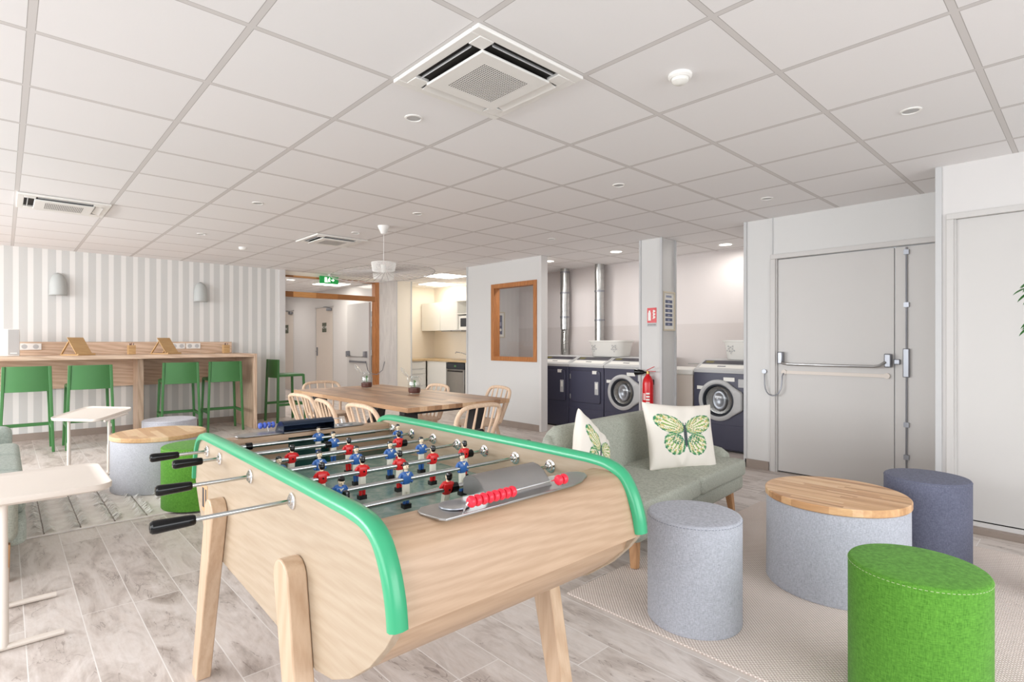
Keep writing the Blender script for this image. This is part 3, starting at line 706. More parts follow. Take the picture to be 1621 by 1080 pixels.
for k in range(8):
    y = ROD[k]; left = k not in REDROD
    b = MB(); g0, g1 = GRIP[k]
    a0 = (g1 if left else .03); a1 = (W_-.03 if left else g0)
    b.tube([(a0, y, ZR), (a1, y, ZR)], .0058, 12); t0, t1 = THICK[k]; b.tube([(t0, y, ZR), (t1, y, ZR)], .0083, 14)
    rod = b.build('rod', M['steel_rod'], FT)
    o = bpy.data.objects.new('grip', GM); COL.objects.link(o); o.parent = rod
    if left: o.location = (g1, y, ZR); o.rotation_euler = (0, 0, PI)
    else: o.location = (g0, y, ZR)
    b = MB()
    for q in STOP.get(k, []): b.lathe([(.009, -.012), (.0145, -.011), (.0145, .011), (.009, .012)], (q, y, ZR), 16, 'X')
    if STOP.get(k): b.build('bumper', M['black_plastic'], rod)
    for x in FIG[k]:
        o = bpy.data.objects.new('player_figure', PM[k in REDROD]); COL.objects.link(o); o.parent = rod; o.location = (x, y, ZR)
        o.rotation_euler = ({(2, 0): .1, (6, 1): .25, (5, 0): .5}.get((k, FIG[k].index(x)), 0), 0, 0)
    for sgn, x in ((-1, 0.0), (1, W_)):
        # outer flange
        b = MB()
        if (sgn < 0) == left: b.lathe([(.0225, 0), (.0225, sgn*.004), (.019, sgn*.0065), (.0125, sgn*.0065), (.0125, sgn*.011), (.008, sgn*.011)], (x, y, ZR), 22, 'X')
        # inner socket
        xi = x-sgn*.022
        if k < 7: b.lathe([(.0225, 0), (.0225, -sgn*.003), (.016, -sgn*.006), (.0145, -sgn*.012), (.0095, -sgn*.013), (.0095, -sgn*.02)], (xi, y, ZR), 22, 'X')
        b.build('rod_bearing', M['chrome'], FT)
# score counters, hood and ball cup at each end
for end, beadmat, ballpos in ((0, 'red_bead', None), (1, 'blue_bead', None)):
    P = (lambda x, y, z_: (x, y, z_)) if end == 0 else (lambda x, y, z_: (.8157-x, 1.54-y, z_))
    pl = [(.140, .11), (.135, .09), (.148, .035), (.16, .024), (.58, .03), (.63, .04), (.68, .065), (.70, .09), (.695, .115), (.675, .128), (.58, .13), (.16, .127)]
    def zs(y): return .8715 - max(0, .05-y)*.12
    b = MB()
    top = [b.v(P(x, y, zs(y)+.0045)) for x, y in pl]; bt = [b.v(P(x, y, zs(y)-.0015)) for x, y in pl]
    b.f(top); b.f(list(reversed(bt)))
    for i in range(len(pl)): j = (i+1) % len(pl); b.f([top[i], top[j], bt[j], bt[i]])
    b.build('end_plate', M['steel'], FT, bevel=.0015, angle=30)
    c = P(.225, .085, 0)
    MB().lathe([(.037, .8755), (.0365, .8785), (.032, .8785), (.026, .8772), (.016, .8765), (.001, .8762)], (c[0], c[1], 0), 28).build('ball_cup', M['grey_metal'], FT)
    # hood over the goal
    prof = [(.062, .876), (.075, .892), (.092, .909), (.112, .921), (.134, .925), (.152, .919), (.162, .91)]
    b = MB(); rings = []
    for x, dz, dy in ((.31, 0, 0), (.31, 0, 0), (.53, 0, 0), (.53, 0, 0)): rings.append([P(x, y, z_) for y, z_ in prof]+[P(x, y+.001, z_-.003) for y, z_ in reversed(prof)])
    b.loft(rings[1:3]); side = [(y, z_) for y, z_ in prof]+[(.162, .874), (.062, .874)]
    for x in (.309, .528):
        b.loft([[P(x, y, z_) for y, z_ in side], [P(x+.003, y, z_) for y, z_ in side]])
    b.build('goal_hood', M['steel'] if end == 0 else flat('dark_blue_steel', (60, 72, 92), .2, .9), FT, angle=30)
    b = MB(); zr = .898; yr = .022
    b.tube([P(.212, yr+.012, .872), P(.212, yr, zr-.004), P(.216, yr, zr), P(.55, yr+.01, zr), P(.553, yr+.01, zr-.004), P(.553, yr+.025, .872)], .0022, 8)
    rod = b.build('score_rod', M['chrome'], FT)
    xs = [.226+.0178*i for i in range(8)]+[.515, .534] if end == 0 else [.38]+[.8157-.236-.0175*i for i in range(4)]
    for x in xs:
        MB().lathe([(.0035, -.0078), (.010, -.0065), (.0135, -.002), (.0138, .001), (.0125, .0055), (.006, .0075), (.0035, .0078)], P(x, yr, zr), 18, 'X').build('bead', M[beadmat], rod)

# ================================================================== POUFS
def rounded_profile(r, h, rr=.012, top=True):
    p = [(r-.004, 0), (r, .006)]
    for k in range(5):
        a = PI/2*k/4; p.append((r-rr+rr*math.cos(a), h-rr+rr*math.sin(a)))
    p += [(r*.7, h+.003), (r*.3, h+.005), (.001, h+.005)]; return p
def pouf(label, x, y, r, h, fab, stitch, grp='round poufs'):
    t = thing('pouf', label, 'pouf', (x, y, .0085 if y < 2 else .0148), 0, grp)
    MB().lathe(rounded_profile(r, h), n=64).build('pouf_body', fab, t, angle=50)
    MB().lathe([(r-.01, .0), (r-.01, .004), (.001, .004)], n=32).build('base_disc', M['dark_gap'], t)
    b = MB(); n = 88
    for k in range(n):
        a = 2*PI*k/n; a2 = 2*PI*(k+.55)/n; q = r+.0004
        b.tube([(q*math.cos(a), q*math.sin(a), h-.012), (q*math.cos(a2), q*math.sin(a2), h-.012)], .0011, 4)
    b.build('stitching', stitch, t)['kind'] = 'stuff'
    return t
pouf('light grey fabric pouf in front of the grey-green sofa, nearest grey one', 2.30, 1.255, .205, .475, M['grey_fab'], M['stitch_grey'])
pouf('dark slate blue fabric pouf beside the wood-topped low table near the right doors', 3.912, .678, .206, .475, M['slate_fab'], M['stitch_grey'])
pouf('bright green felt pouf in the right foreground', 2.335, .433, .205, .475, M['green_fab'], M['stitch'])
pouf('bright green felt pouf behind the football handles', 1.106, 4.749, .25, .455, M['green_fab'], M['stitch'])
pouf('pale grey fabric pouf behind the left wood-topped table, partly hidden', 1.24, 6.46, .24, .46, M['pale_fab'], M['stitch_grey'])
def pouf_table(label, x, y, r, h, fab, ax):
    t = thing('pouf_table', label, 'coffee table', (x, y, .0085 if y < 2 else .0148), 0, 'round wood topped tables')
    MB().lathe([(r-.008, 0), (r-.004, .006), (r-.006, h-.045), (r-.012, h-.037), (.001, h-.037)], n=72).build('upholstered_drum', fab, t, angle=40)
    MB().lathe([(.001, h-.0365), (r-.004, h-.0365), (r, h-.032), (r, h-.004), (r-.004, h), (.001, h)], n=72).build('table_top', ax, t, angle=40)
    return t
pouf_table('low round coffee table with light grey fabric drum and wood block top, right foreground', 3.165, .934, .329, .474, M['grey_fab'], M['block_x'])
pouf_table('round coffee table with pale grey drum and wood top on the cream rug at left', .993, 5.58, .355, .462, M['pale_fab'], block_wood('light_block_top', [(196, 152, 108), (224, 186, 142), (236, 206, 168)], 'Y', .06, .8, .35))

# ================================================================== RUGS
b = MB(); b.box(2.06, 4.36, -.45, 1.81, 0, .008); tag(b.build('rug', M['rug'], smooth=False, bevel=.002), 'flat woven beige rug under the right sofa, poufs and round table', 'rug')
t = thing('rug', 'cream wool rug with rows of fringe under the left round table', 'rug', (0, 0, 0))
MB().box(.03, 1.88, 4.65, 6.45, 0, .012).build('rug_pile', M['cream_rug'], t, smooth=False, bevel=.004)
fb = MB(); sb = MB(); rnd = random.Random(3)
for i in range(9):
    x0 = .19+.188*i; sb.box(x0-.004, x0+.004, 4.66, 6.44, .012, .0145)
    y = 4.68
    while y < 6.43:
        for k in range(2):
            s_ = rnd.choice((-1, 1)); L = rnd.uniform(.025, .075); yy = y+rnd.uniform(-.012, .012); dy = rnd.uniform(-.02, .02); w = rnd.uniform(.003, .006)
            a = Vector((x0, yy, .013)); m = Vector((x0+s_*L*.6, yy+dy*.5, .013+rnd.uniform(.012, .034))); e = Vector((x0+s_*L, yy+dy, .0135)); u = Vector((0, w, 0))
            fb.f([fb.v(a-u), fb.v(a+u), fb.v(m+u), fb.v(m-u)]); fb.f([fb.v(m-u), fb.v(m+u), fb.v(e+u*.4), fb.v(e-u*.4)])
        y += .011
fb.build('fringe', M['fringe'], t, smooth=False)['kind'] = 'stuff'
sb.build('seam', M['fringe_dark'], t, smooth=False)['kind'] = 'stuff'

# ================================================================== SOFAS AND CUSHIONS
def puff(b, x0, x1, y0, y1, z0, z1, r=.03, crown=.012, nx=10, ny=8):
    """rounded cushion block"""
    def ring(z_, ins, ):
        pts = []; X0, X1, Y0, Y1 = x0+ins, x1-ins, y0+ins, y1-ins; q = min(.04, (X1-X0)/3, (Y1-Y0)/3)
        for cx, cy, a0 in ((X1-q, Y1-q, 0), (X0+q, Y1-q, PI/2), (X0+q, Y0+q, PI), (X1-q, Y0+q, 1.5*PI)):
            for k in range(5): a = a0+PI/2*k/4; pts.append((cx+q*math.cos(a), cy+q*math.sin(a), z_))
        return pts
    rings = [ring(z0+r*(1-math.cos(a)) if True else z0, r*(1-math.sin(a))) for a in [PI/2*k/4 for k in range(5)]]
    rings += [ring(z1-r*(1-math.sin(a)), r*(1-math.cos(a))) for a in [PI/2*k/4 for k in range(5)]]
    c = ((x0+x1)/2, (y0+y1)/2); top = rings[-1]
    for f_ in (.7, .35, .02): rings.append([(c[0]+(p[0]-c[0])*f_, c[1]+(p[1]-c[1])*f_, z1+crown*(1-f_**2)) for p in top])
    b.loft(rings); return b
def sofa_right():
    t = thing('sofa', 'grey-green two seat sofa with oak legs and butterfly cushions, right of the football table', 'sofa', (2.48, 1.655, .0085), math.radians(4.3))
    L = 1.55
    puff(MB(), 0, L, .02, .70, .16, .275, .03, 0).build('seat_base', M['sofa'], t, angle=60)
    puff(MB(), .0, L*.5-.004, 0, .6, .268, .385, .025, .016).build('seat_cushion', M['sofa'], t, angle=60)
    puff(MB(), L*.5+.004, L-.0, 0, .6, .268, .385, .025, .016).build('seat_cushion', M['sofa'], t, angle=60)
    # back with arms wrapping forward
    rings = []
    for i in range(25):
        f_ = i/24; x = .0+L*f_
        e = min(x, L-x); drop = 0
        rings.append((x, e))
    R = []
    for x, e in rings:
        k = min(1, e/.12); zt = .60+.125*math.sin(k*PI/2)
        lean = .1
        R.append([(x, .56, .20), (x, .57, .38), (x, .60, zt-.05), (x, .625, zt-.012), (x, .655, zt), (x, .70, zt-.01), (x, .725, zt-.05), (x, .72, .38), (x, .70, .20)])
    MB().loft(R).build('backrest', M['sofa'], t, angle=60)
    for sgn, x0 in ((1, -.03), (-1, L+.03)):
        R = []
        for f_ in [k/12 for k in range(13)]:
            y = .14+.52*f_; zt = .45+.03*f_+.20*max(0, (f_-.5)/.5)**1.6; w = .115
            if f_ < .1: zt -= .03*(1-f_/.1)
            R.append([(x0+sgn*u, y, z_) for u, z_ in ((0, .2), (-.0, zt-.05), (.015, zt-.015), (.045, zt), (.08, zt-.012), (w-.01, zt-.05), (w-.02, .3), (w-.02, .2))])
        MB().loft(R).build('armrest', M['sofa'], t, angle=60)
    for x, y, dx in ((.10, .10, 0), (L-.10, .10, .0), (.1, .64, 0), (L-.1, .64, 0)):
        MB().bar((x, y, .175), (x+(.03 if x > .5 else -.02), y-.015 if y < .4 else y+.03, 0 if y < .4 else -.008), (.052, .038), (.052, .038)).build('leg', M['sofa_leg'], t, bevel=.004)
sofa_right()
def butterfly(u, v):
    """u,v in -1..1 -> colour or None"""
    x, y = abs(u), v
    n = math.sin(u*61+v*37)*math.sin(u*23-v*71)+.6*math.sin(u*131+v*17)*math.sin(v*113)
    if x < .045 and -.36 < y < .24:
        w = .02+.022*math.sin(min(1, max(0, (.24-y)/.6))*PI)
        if x < w: return (70+14*n, 78+14*n, 82+14*n)
    if .22 < y < .31 and abs(x-(.02+(y-.22)*.2)) < .008: return (60, 70, 70)
    def ell(cx, cy, a, b_, th):
        dx, dy = x-cx, y-cy; c, s = math.cos(th), math.sin(th); return ((dx*c+dy*s)/a)**2+((-dx*s+dy*c)/b_)**2
    fw_ = ell(.40, .26, .42, .235, .42); hw = ell(.30, -.27, .27, .31, -.35)
    ang = math.atan2(y-.08, x); st = math.sin(ang*34+2*n*.3)
    def wing(e, q):
        if e > .8 + .05*n*.3: return (50+26*n, 124+18*n, 88+18*n) if st > -.6 else (188, 206, 170)
        if e > .5: return (206, 180, 96) if (n > .55 and q) else ((98, 158, 98) if st > -.1 else (226, 222, 186))
        if e > .25: return (212, 192, 120) if st > .45 else ((60, 130, 92) if n > .35 else (236, 230, 206))
        return (238, 230, 206) if st > -.3 else (134, 170, 84)
    if x > .02 and fw_ < 1+.05*n and y > -.02+x*.02: return wing(fw_, True)
    if x > .03 and hw < 1+.06*n+.04*st: 
        return wing(hw, False) if not (.12 < ell(.22, -.16, .16, .14, 0) < 1 and n > 0) else (40, 120, 92)
    return None
def cushion(label, P0, ex, ez, size, rotp=0.0, thick=.13, wide=1.0):
    """P0 centre, ex right axis of the face, ez up axis of the face"""
    ex = Vector(ex).normalized(); ez = Vector(ez).normalized(); ny = ex.cross(ez)   # ny: into the cushion
    M4 = Matrix((ex, ny, ez)).transposed().to_4x4(); M4 = Matrix.Translation(P0) @ M4 @ Matrix.Rotation(rotp, 4, 'Y')
    n = 150; me = bpy.data.meshes.new('cushion'); vs = []; fs = []; rnd = random.Random(5)
    def shape(u, v, side):
        a, b_ = abs(u), abs(v)
        pin = 1-.085*(1-b_**2)*a**3; piv = 1-.085*(1-a**2)*b_**3
        h = ((1-a**2.6)*(1-b_**2.6)); h = max(0, h)**.42
        wr = .004*math.sin(u*9+v*5)*(1-h)+.004*math.exp(-((u-.15-v*.35)**2)/.008)*max(0, -v-.3)*2+.004*math.exp(-((u+.45+v*.3)**2)/.008)*max(0, -v-.2)*2+.003*math.sin(u*13-v*4)*abs(v)+.005*math.sin(u*16+v*3)*max(0, -v-.45)
        return ((u*pin-.05*v*(u < 0)*(1-abs(v)*.2)*abs(u))*size*wide/2, side*(h*thick/2+wr*h*2)-(0), v*piv*size/2)
    for side in (-1, 1):
        base = len(vs)
        for j in range(n+1):
            for i in range(n+1): vs.append(M4 @ Vector(shape(-1+2*i/n, -1+2*j/n, side)))
        for j in range(n):
            for i in range(n):
                a = base+j*(n+1)+i; q = [a, a+1, a+n+2, a+n+1]; fs.append(q if side < 0 else q[::-1])
    me.from_pydata([tuple(p) for p in vs], [], fs); ca = me.color_attributes.new('Col', 'FLOAT_COLOR', 'POINT')
    for side in (0, 1):
        for j in range(n+1):
            for i in range(n+1):
                u, v = -1+2*i/n, -1+2*j/n; c = None
                if side == 1: c = butterfly(u*.93, (v-.06)*.93)
                if c is None: c = (232, 226, 216)
                ca.data[side*(n+1)**2+j*(n+1)+i].color = lin(tuple(max(0, min(255, q)) for q in c))
    me.materials.append(M['print']); me.polygons.foreach_set('use_smooth', [True]*len(me.polygons))
    o = bpy.data.objects.new('cushion', me); COL.objects.link(o); return tag(o, label, 'cushion', 'butterfly cushions')
cushion('large cream cushion with a green butterfly facing forward, right end of the grey-green sofa', (3.476, 2.0, .595), (.9, -.42, 0), (.12, .24, .96), .473, math.radians(4), wide=1.17)
cushion('cream butterfly cushion turned sideways at the left end of the grey-green sofa', (2.60, 2.09, .565), (.96, .27, .0), (.02, .26, .96), .43, math.radians(36), wide=.98)
def sofa_left():
    t = thing('sofa', 'pale green sofa at the left edge of the picture, mostly cut off', 'sofa', (.09, 3.9, 0))
    puff(MB(), -.86, 0, 0.02, 2.26, .17, .31, .03, 0).build('seat_base', M['sofa_pale'], t, angle=60)
    for y0, y1 in ((.16, .80), (.80, 1.43), (1.43, 2.05)): puff(MB(), -.75, .0, y0+.004, y1-.004, .30, .455, .045, .02).build('seat_cushion', M['sofa_pale'], t, angle=60)
    puff(MB(), -.86, -.035, -.06, .14, .2, .545, .06, .01).build('armrest', M['sofa'], t, angle=60)
    puff(MB(), -.86, -.04, 2.06, 2.24, .2, .575, .06, .01).build('armrest', M['sofa_pale'], t, angle=60)
    puff(MB(), -.95, -.72, 0, 2.2, .2, .80, .06, .01).build('backrest', M['sofa_pale'], t, angle=60)
    for y in (-.0, 2.12): 
        for x in (-.09, -.8): MB().bar((x, y, .2), (x, y, 0), (.05, .04), (.05, .04)).build('leg', M['sofa_leg'], t, bevel=.004)
sofa_left()

# ================================================================== TRAY TABLES
def tray_table(label, loc, rotz, zc, tilt, tw=.56, td=.40, posts=((-.2, -.05), (.2, -.05)), foot=(-.12, .3), tx=0.0):
    """tray in local x (posts along x) ; feet run along y"""
    t = thing('tray_table', label, 'side table', loc, rotz, 'cream tray tables')
    b = MB(); q = .07
    def rr(ins, z_):
        pts = []
        for cx, cy, a0 in ((tw/2-q, td/2-q, 0), (-tw/2+q, td/2-q, PI/2), (-tw/2+q, -td/2+q, PI), (tw/2-q, -td/2+q, 1.5*PI)):
            for k in range(7): a = a0+PI/2*k/6; pts.append((cx+(q-ins)*math.cos(a), cy+(q-ins)*math.sin(a), z_))
        return pts
    b.M = Matrix.Translation((tx, .1, zc)) @ Matrix.Rotation(tilt, 4, 'X')
    b.loft([rr(.012, -.022), rr(.002, -.016), rr(0, .004), rr(.002, .008), rr(.008, .008), rr(.014, .001), rr(.05, 0)])
    b.build('tray', M['cream_metal'], t, angle=50)
    for x, y in posts:
        zt = zc-.02+math.tan(tilt)*(y-.1)
        b = MB(); b.tube([(x, y, .015), (x, y, zt*.55), (x, y, zt*.56), (x, y, zt)], [.0155, .0155, .0125, .0125], 14)
        b.tube([(x, y-.05, zt-.004-math.tan(tilt)*.05), (x, y+.2, zt-.004+math.tan(tilt)*.2)], .011, 8); b.build('post', M['cream_metal'], t)
        MB().tube([(x, foot[0], .014), (x, foot[1], .014)], .013, 10).build('foot', M['cream_metal'], t)
    x0, x1 = posts[0][0], posts[1][0]
    MB().tube([(x0, foot[0]+.03, .014), (x1, foot[0]+.03, .014)], .012, 10).build('cross_tube', M['cream_metal'], t)
    return t
tray_table('cream tray side table in the left foreground, cut off by the picture edge', (0.0, 3.275, 0), -PI/2, .625, 0, .58, .52, ((-.235, 0.0), (.235, 0)), (-.4, .19))
tray_table('cream tilted tray table standing before the striped wall and the bar stools', (.585, 6.475, .0148), math.radians(-52.4), .56, math.radians(9), .54, .42, ((-.22, 0.0), (.22, 0)), (-.18, .3), tx=-.07)

# ================================================================== BAR COUNTER ALONG THE STRIPED WALL
t = thing('bar_counter', 'long pale oak bar counter along the striped wall with back board and end panel', 'counter', (1.0, 8.85, 0))
MB().box(-3.5, 1.66, -.5, .46, 1.045, 1.09).build('worktop', M['laminate'], t, bevel=.002)
MB().box(1.66, 1.70, -.5, .46, .0, 1.09).build('end_panel', wood('pale_oak_upright', (222, 196, 172), (188, 156, 130), 'Z', .9, .45, .6), t, bevel=.002)
MB().box(-3.5, 1.66, .41, .445, .65, 1.045).build('modesty_panel', M['laminate'], t, bevel=.002)
MB().box(-3.5, 1.62, .43, .455, 1.09, 1.262).build('splashback', M['laminate'], t, bevel=.002)
MB().box(.33, .40, .05, .41, 0, 1.045).build('support_panel', bpy.data.materials['pale_oak_upright'], t, bevel=.002)
def outlet(x, n, label):
    t = thing('wall_socket', label, 'socket', (x, 9.279, 1.2), 0, 'sockets on the counter back board')
    w = .1*n
    MB().box(-w, w, -.012, 0, -.042, .042).build('cover_plate', M['white_plastic'], t, bevel=.004)
    for k in range(2):
        c = -w/2+k*w
        MB().lathe([(.029, -.0125), (.027, -.0122), (.024, -.0045), (.001, -.0045)], (c, 0, 0), 24, 'Y').build('socket_insert', M['grey_plastic'], t)
    return t
outlet(.245, 1.1, 'white double wall socket beside the white box at the left counter end')
outlet(.03, 1.0, 'white socket plate partly hidden behind the white box on the counter')
outlet(1.884, .95, 'white double wall socket just right of the second bamboo stand')
outlet(2.085, .95, 'white socket plate nearer the right end of the counter back board')
def stand(x, label):
    t = thing('laptop_stand', label, 'stand', (x, 8.90, 1.0905), math.radians(32), 'bamboo stands on the counter')
    MB().bar((-.0, -.0, .225), (-.0, -.15, .02), .20, .008, side=(1, 0, 0)).build('rest_board', M['bamboo'], t, bevel=.001)
    b = MB(); b.box(-.11, .11, -.195, -.135, .0, .012); b.box(-.11, .11, -.20, -.188, .0, .026); b.build('ledge', M['bamboo'], t, bevel=.002)
    MB().box(-.10, -.08, -.16, .12, 0, .012).box(.08, .10, -.16, .12, 0, .012).bar((-.09, .11, .006), (-.09, -.02, .175), .02, .01).bar((.09, .11, .006), (.09, -.02, .175), .02, .01).box(-.09, .09, .1, .12, 0, .012).build('support_frame', M['bamboo'], t)
    return t
stand(.665, 'bamboo tablet stand on the counter, left of two, nearer the white box')
stand(1.63, 'bamboo tablet stand on the counter between wooden cup and sockets')
def cup(x, label):
    t = thing('pencil_cup', label, 'pencil cup', (x, 9.0, 1.0905), .1, 'wooden cups on the counter')
    b = MB()
    for q in ((-.04, .04, -.04, -.034), (-.04, .04, .034, .04)): b.box(q[0], q[1], q[2], q[3], 0, .125)
    for q in ((-.04, -.034), (.034, .04)): b.box(q[0], q[1], -.034, .034, 0, .125)
    b.box(-.034, .034, -.034, .034, 0, .006); b.build('cup_body', M['bamboo'], t, smooth=False)
    b = MB(); b.box(-.0405, .0405, -.0412, -.0405, .085, .09); b.build('cup_band', flat('dark_bamboo_line', (160, 112, 62), .5), t, smooth=False)
    for i, (dx, dy, h) in enumerate(((-.02, -.01, .15), (.005, .01, .156), (.022, -.012, .152), (-.005, .02, .147))):
        MB().tube([(dx*.5, dy*.5, .01), (dx, dy, h)], .004, 7).build('pencil', flat('dark_red_pencil', (96, 34, 30), .5) if i % 2 else M['black_metal'], t)
    return t
cup(1.275, 'small wooden pencil cup at the middle of the counter'); cup(2.46, 'small wooden pencil cup near the right end of the counter')
tag(MB().box(2.12, 2.30, 8.93, 8.99, 1.0905, 1.094).build('wooden_tray', M['bamboo'], smooth=False), 'thin flat wooden piece lying on the counter left of the right cup', 'tray')
t = thing('speaker', 'white and grey upright box at the left end of the counter', 'speaker', (.055, 8.93, 1.0905))
MB().box(-.095, .085, -.08, .08, 0, .325).build('cabinet', M['white_plastic'], t, bevel=.006)
MB().box(-.02, .08, -.085, -.08, .012, .318).build('front_cloth', flat('grey_speaker_cloth', (178, 176, 174), .8), t, smooth=False)
MB().box(.0, .06, -.0865, -.085, .03, .04).build('badge', M['white_gloss'], t, smooth=False)
def wall_lamp(x, label):
    t = thing('wall_lamp', label, 'wall lamp', (x, 9.33, 1.87), 0, 'shell wall lamps')
    MB().lathe([(.112, 0), (.112, .14)], (0, -.012, .05), 24, 'Z', 1, .001)
    b = MB(); rings = []
    for i in range(13):
        f_ = i/12; h = .30*f_; r = .094*(1-.10*f_)*math.sqrt(max(0.0, 1-max(0, (f_-.45)/.55)**2)); r = max(r, .004)
        rings.append([(r*math.cos(a), -.015-r*1.0*math.sin(a), h) for a in [PI*k/16 for k in range(17)]])
    o = b.loft(rings, closed=False, caps=False).build('shade', flat('matt_grey_shade_%d' % int(x*10), (186, 189, 187), .55), t, angle=60)
    s_ = o.modifiers.new('s', 'SOLIDIFY'); s_.thickness = .006
    MB().prism([(.086*math.cos(a), .15+.135*math.sin(a)) for a in [2*PI*k/28 for k in range(28)]], 'Y', -.016, -.001).build('back_plate', flat('darker_grey_plate_%d' % int(x*10), (168, 170, 170), .5), t, bevel=.002)
    MB().tube([(0, -.015, .14), (0, -.06, .13)], .012, 10).build('lamp_holder', M['white_plastic'], t)
    return t
wall_lamp(.52, 'grey shell wall lamp on the striped wall, left of two'); wall_lamp(2.19, 'grey shell wall lamp on the striped wall, right of two')

# ================================================================== BAR STOOLS
def make_stool(label, loc, rz):
    t = thing('bar_stool', label, 'bar stool', loc, rz, 'green bar stools')
    g = M['green_chair']
    for sx in (-1, 1):
        MB().bar((sx*.225, -.225, 0), (sx*.195, -.20, .985), (.026, .03), (.036, .03)).build('rear_leg', g, t, bevel=.004)
        MB().bar((sx*.225, .225, 0), (sx*.20, .20, .745), (.026, .032), (.036, .032)).build('front_leg', g, t, bevel=.004)
        MB().box(sx*.218-.012, sx*.218+.012, -.235, .235, .262, .30).build('foot_rail', g, t, bevel=.003)
    MB().box(-.215, .215, .2, .232, .262, .30).build('foot_rail', g, t, bevel=.003)
    puff(MB(), -.215, .215, -.2, .22, .715, .755, .012, -.006).build('seat', g, t, angle=50)
    rings = []
    for i in range(13):
        x = -.2+.4*i/12; c = .03*(1-(x/.2)**2)
        rings.append([(x, -.215-c*.8, .70), (x, -.208-c, .80), (x, -.20-c, .985), (x, -.186-c, .985), (x, -.192-c, .80), (x, -.20-c*.8, .70)])
    MB().loft(rings).build('backrest', g, t, angle=50)
    return t
st = make_stool('green plastic bar stool at the counter, leftmost, cut by the picture edge', (.19, 8.385, 0), 0)
dup(st, (.755, 8.365, 0), 0, 'green plastic bar stool at the counter behind the tilted cream tray table')
dup(st, (1.755, 8.60, 0), math.radians(-4), 'green plastic bar stool at the counter behind the left round wood table')
dup(st, (2.30, 8.60, 0), math.radians(-3), 'green plastic bar stool at the counter nearest its right end panel')
dup(st, (3.30, 8.87, 0), math.radians(-86), 'green plastic bar stool beyond the counter end, turned sideways towards the dining table')

# ================================================================== DINING TABLE, CHAIRS, JARS
t = thing('dining_table', 'large wooden plank dining table with black metal legs and two plant jars on it', 'dining table', (2.79, 4.72, 0), math.radians(0))
MB().box(-.53, .53, -1.12, 1.12, .715, .752).build('table_top', M['block_y'], t, bevel=.003)
for sy in (-1, 1):
    b = MB(); y = sy*.86; b.box(-.42, .42, y-.04, y+.04, .665, .714); b.build('top_rail', M['black_metal'], t, bevel=.002)
    for sx in (-1, 1): MB().bar((sx*.36, y, .67), (sx*.28, y, .0), (.13, .08), (.08, .08), side=(1, 0, 0)).build('leg', M['black_metal'], t, bevel=.002)
    MB().bar((0, sy*.15, .67), (0, sy*.82, .06), .08, .05).build('diagonal_brace', M['black_metal'], t, bevel=.002)
    MB().box(-.3, .3, y-.035, y+.035, .0, .05).build('foot_bar', M['black_metal'], t, bevel=.002)
MB().box(-.04, .04, -.86, .86, .675, .714).build('centre_beam', M['black_metal'], t, bevel=.002)
def make_chair(label, loc, rz):
    t = thing('dining_chair', label, 'dining chair', loc, rz, 'spindle back dining chairs')
    m = M['ash_chair']
    b = MB(); n = 36
    def ring(s_, z_):
        pts = []
        for k in range(n):
            a = 2*PI*k/n; c, s2 = math.cos(a), math.sin(a); r = (abs(c)**3.2+abs(s2)**3.2)**(-1/3.2)
            pts.append((.215*s_*r*c, .205*s_*r*s2, z_))
        return pts
    b.loft([ring(.9, .425), ring(.98, .432), ring(1, .445), ring(.985, .456), ring(.93, .459), ring(.5, .452), ring(.05, .450)])
    b.build('seat', m, t, angle=40)
    for sx in (-1, 1):
        MB().tube([(sx*.14, .13, .43), (sx*.2, .2, 0)], [.019, .0125], 10).build('leg', m, t)
        MB().tube([(sx*.14, -.13, .43), (sx*.2, -.22, 0)], [.019, .0125], 10).build('leg', m, t)
        MB().tube([(sx*.165, .16, .24), (sx*.165, -.165, .24)], .008, 8).build('stretcher', m, t)
    MB().tube([(-.165, 0, .24), (.165, 0, .24)], .008, 8).build('stretcher', m, t)
    pts = smoothpts([(-.185, -.15, .45), (-.205, -.20, .60), (-.215, -.235, .70), (-.185, -.262, .765), (-.10, -.272, .785), (0, -.276, .788), (.10, -.272, .785), (.185, -.262, .765), (.215, -.235, .70), (.205, -.20, .60), (.185, -.15, .45)], 5)
    MB().tube(pts, .0165, 10).build('back_bow', m, t)
    for i in range(4):
        x = -.105+.07*i; MB().tube([(x*1.0, -.175, .45), (x*1.25, -.225, .62), (x*1.3, -.270, .782)], [.008, .010, .007], 8).build('spindle', m, t)
    return t
ch = make_chair('pale wooden spindle chair at the near end of the dining table, back towards the camera', (2.59, 3.40, 0), math.radians(4))
dup(ch, (2.20, 3.75, 0), math.radians(-88), 'pale wooden spindle chair on the left side of the dining table, nearest of three')
dup(ch, (2.14, 4.22, 0), math.radians(-98), 'pale wooden spindle chair on the left side of the dining table, middle of three')
dup(ch, (2.19, 4.87, 0), math.radians(-84), 'pale wooden spindle chair on the left side of the dining table, farthest of three')
dup(ch, (3.53, 4.30, 0), math.radians(80), 'pale wooden spindle chair on the right side of the table before the window wall')
dup(ch, (3.22, 4.93, 0), math.radians(88), 'pale wooden spindle chair on the right side of the table, partly behind the near jar')
dup(ch, (2.72, 5.98, 0), math.radians(176), 'pale wooden spindle chair at the far end of the dining table')
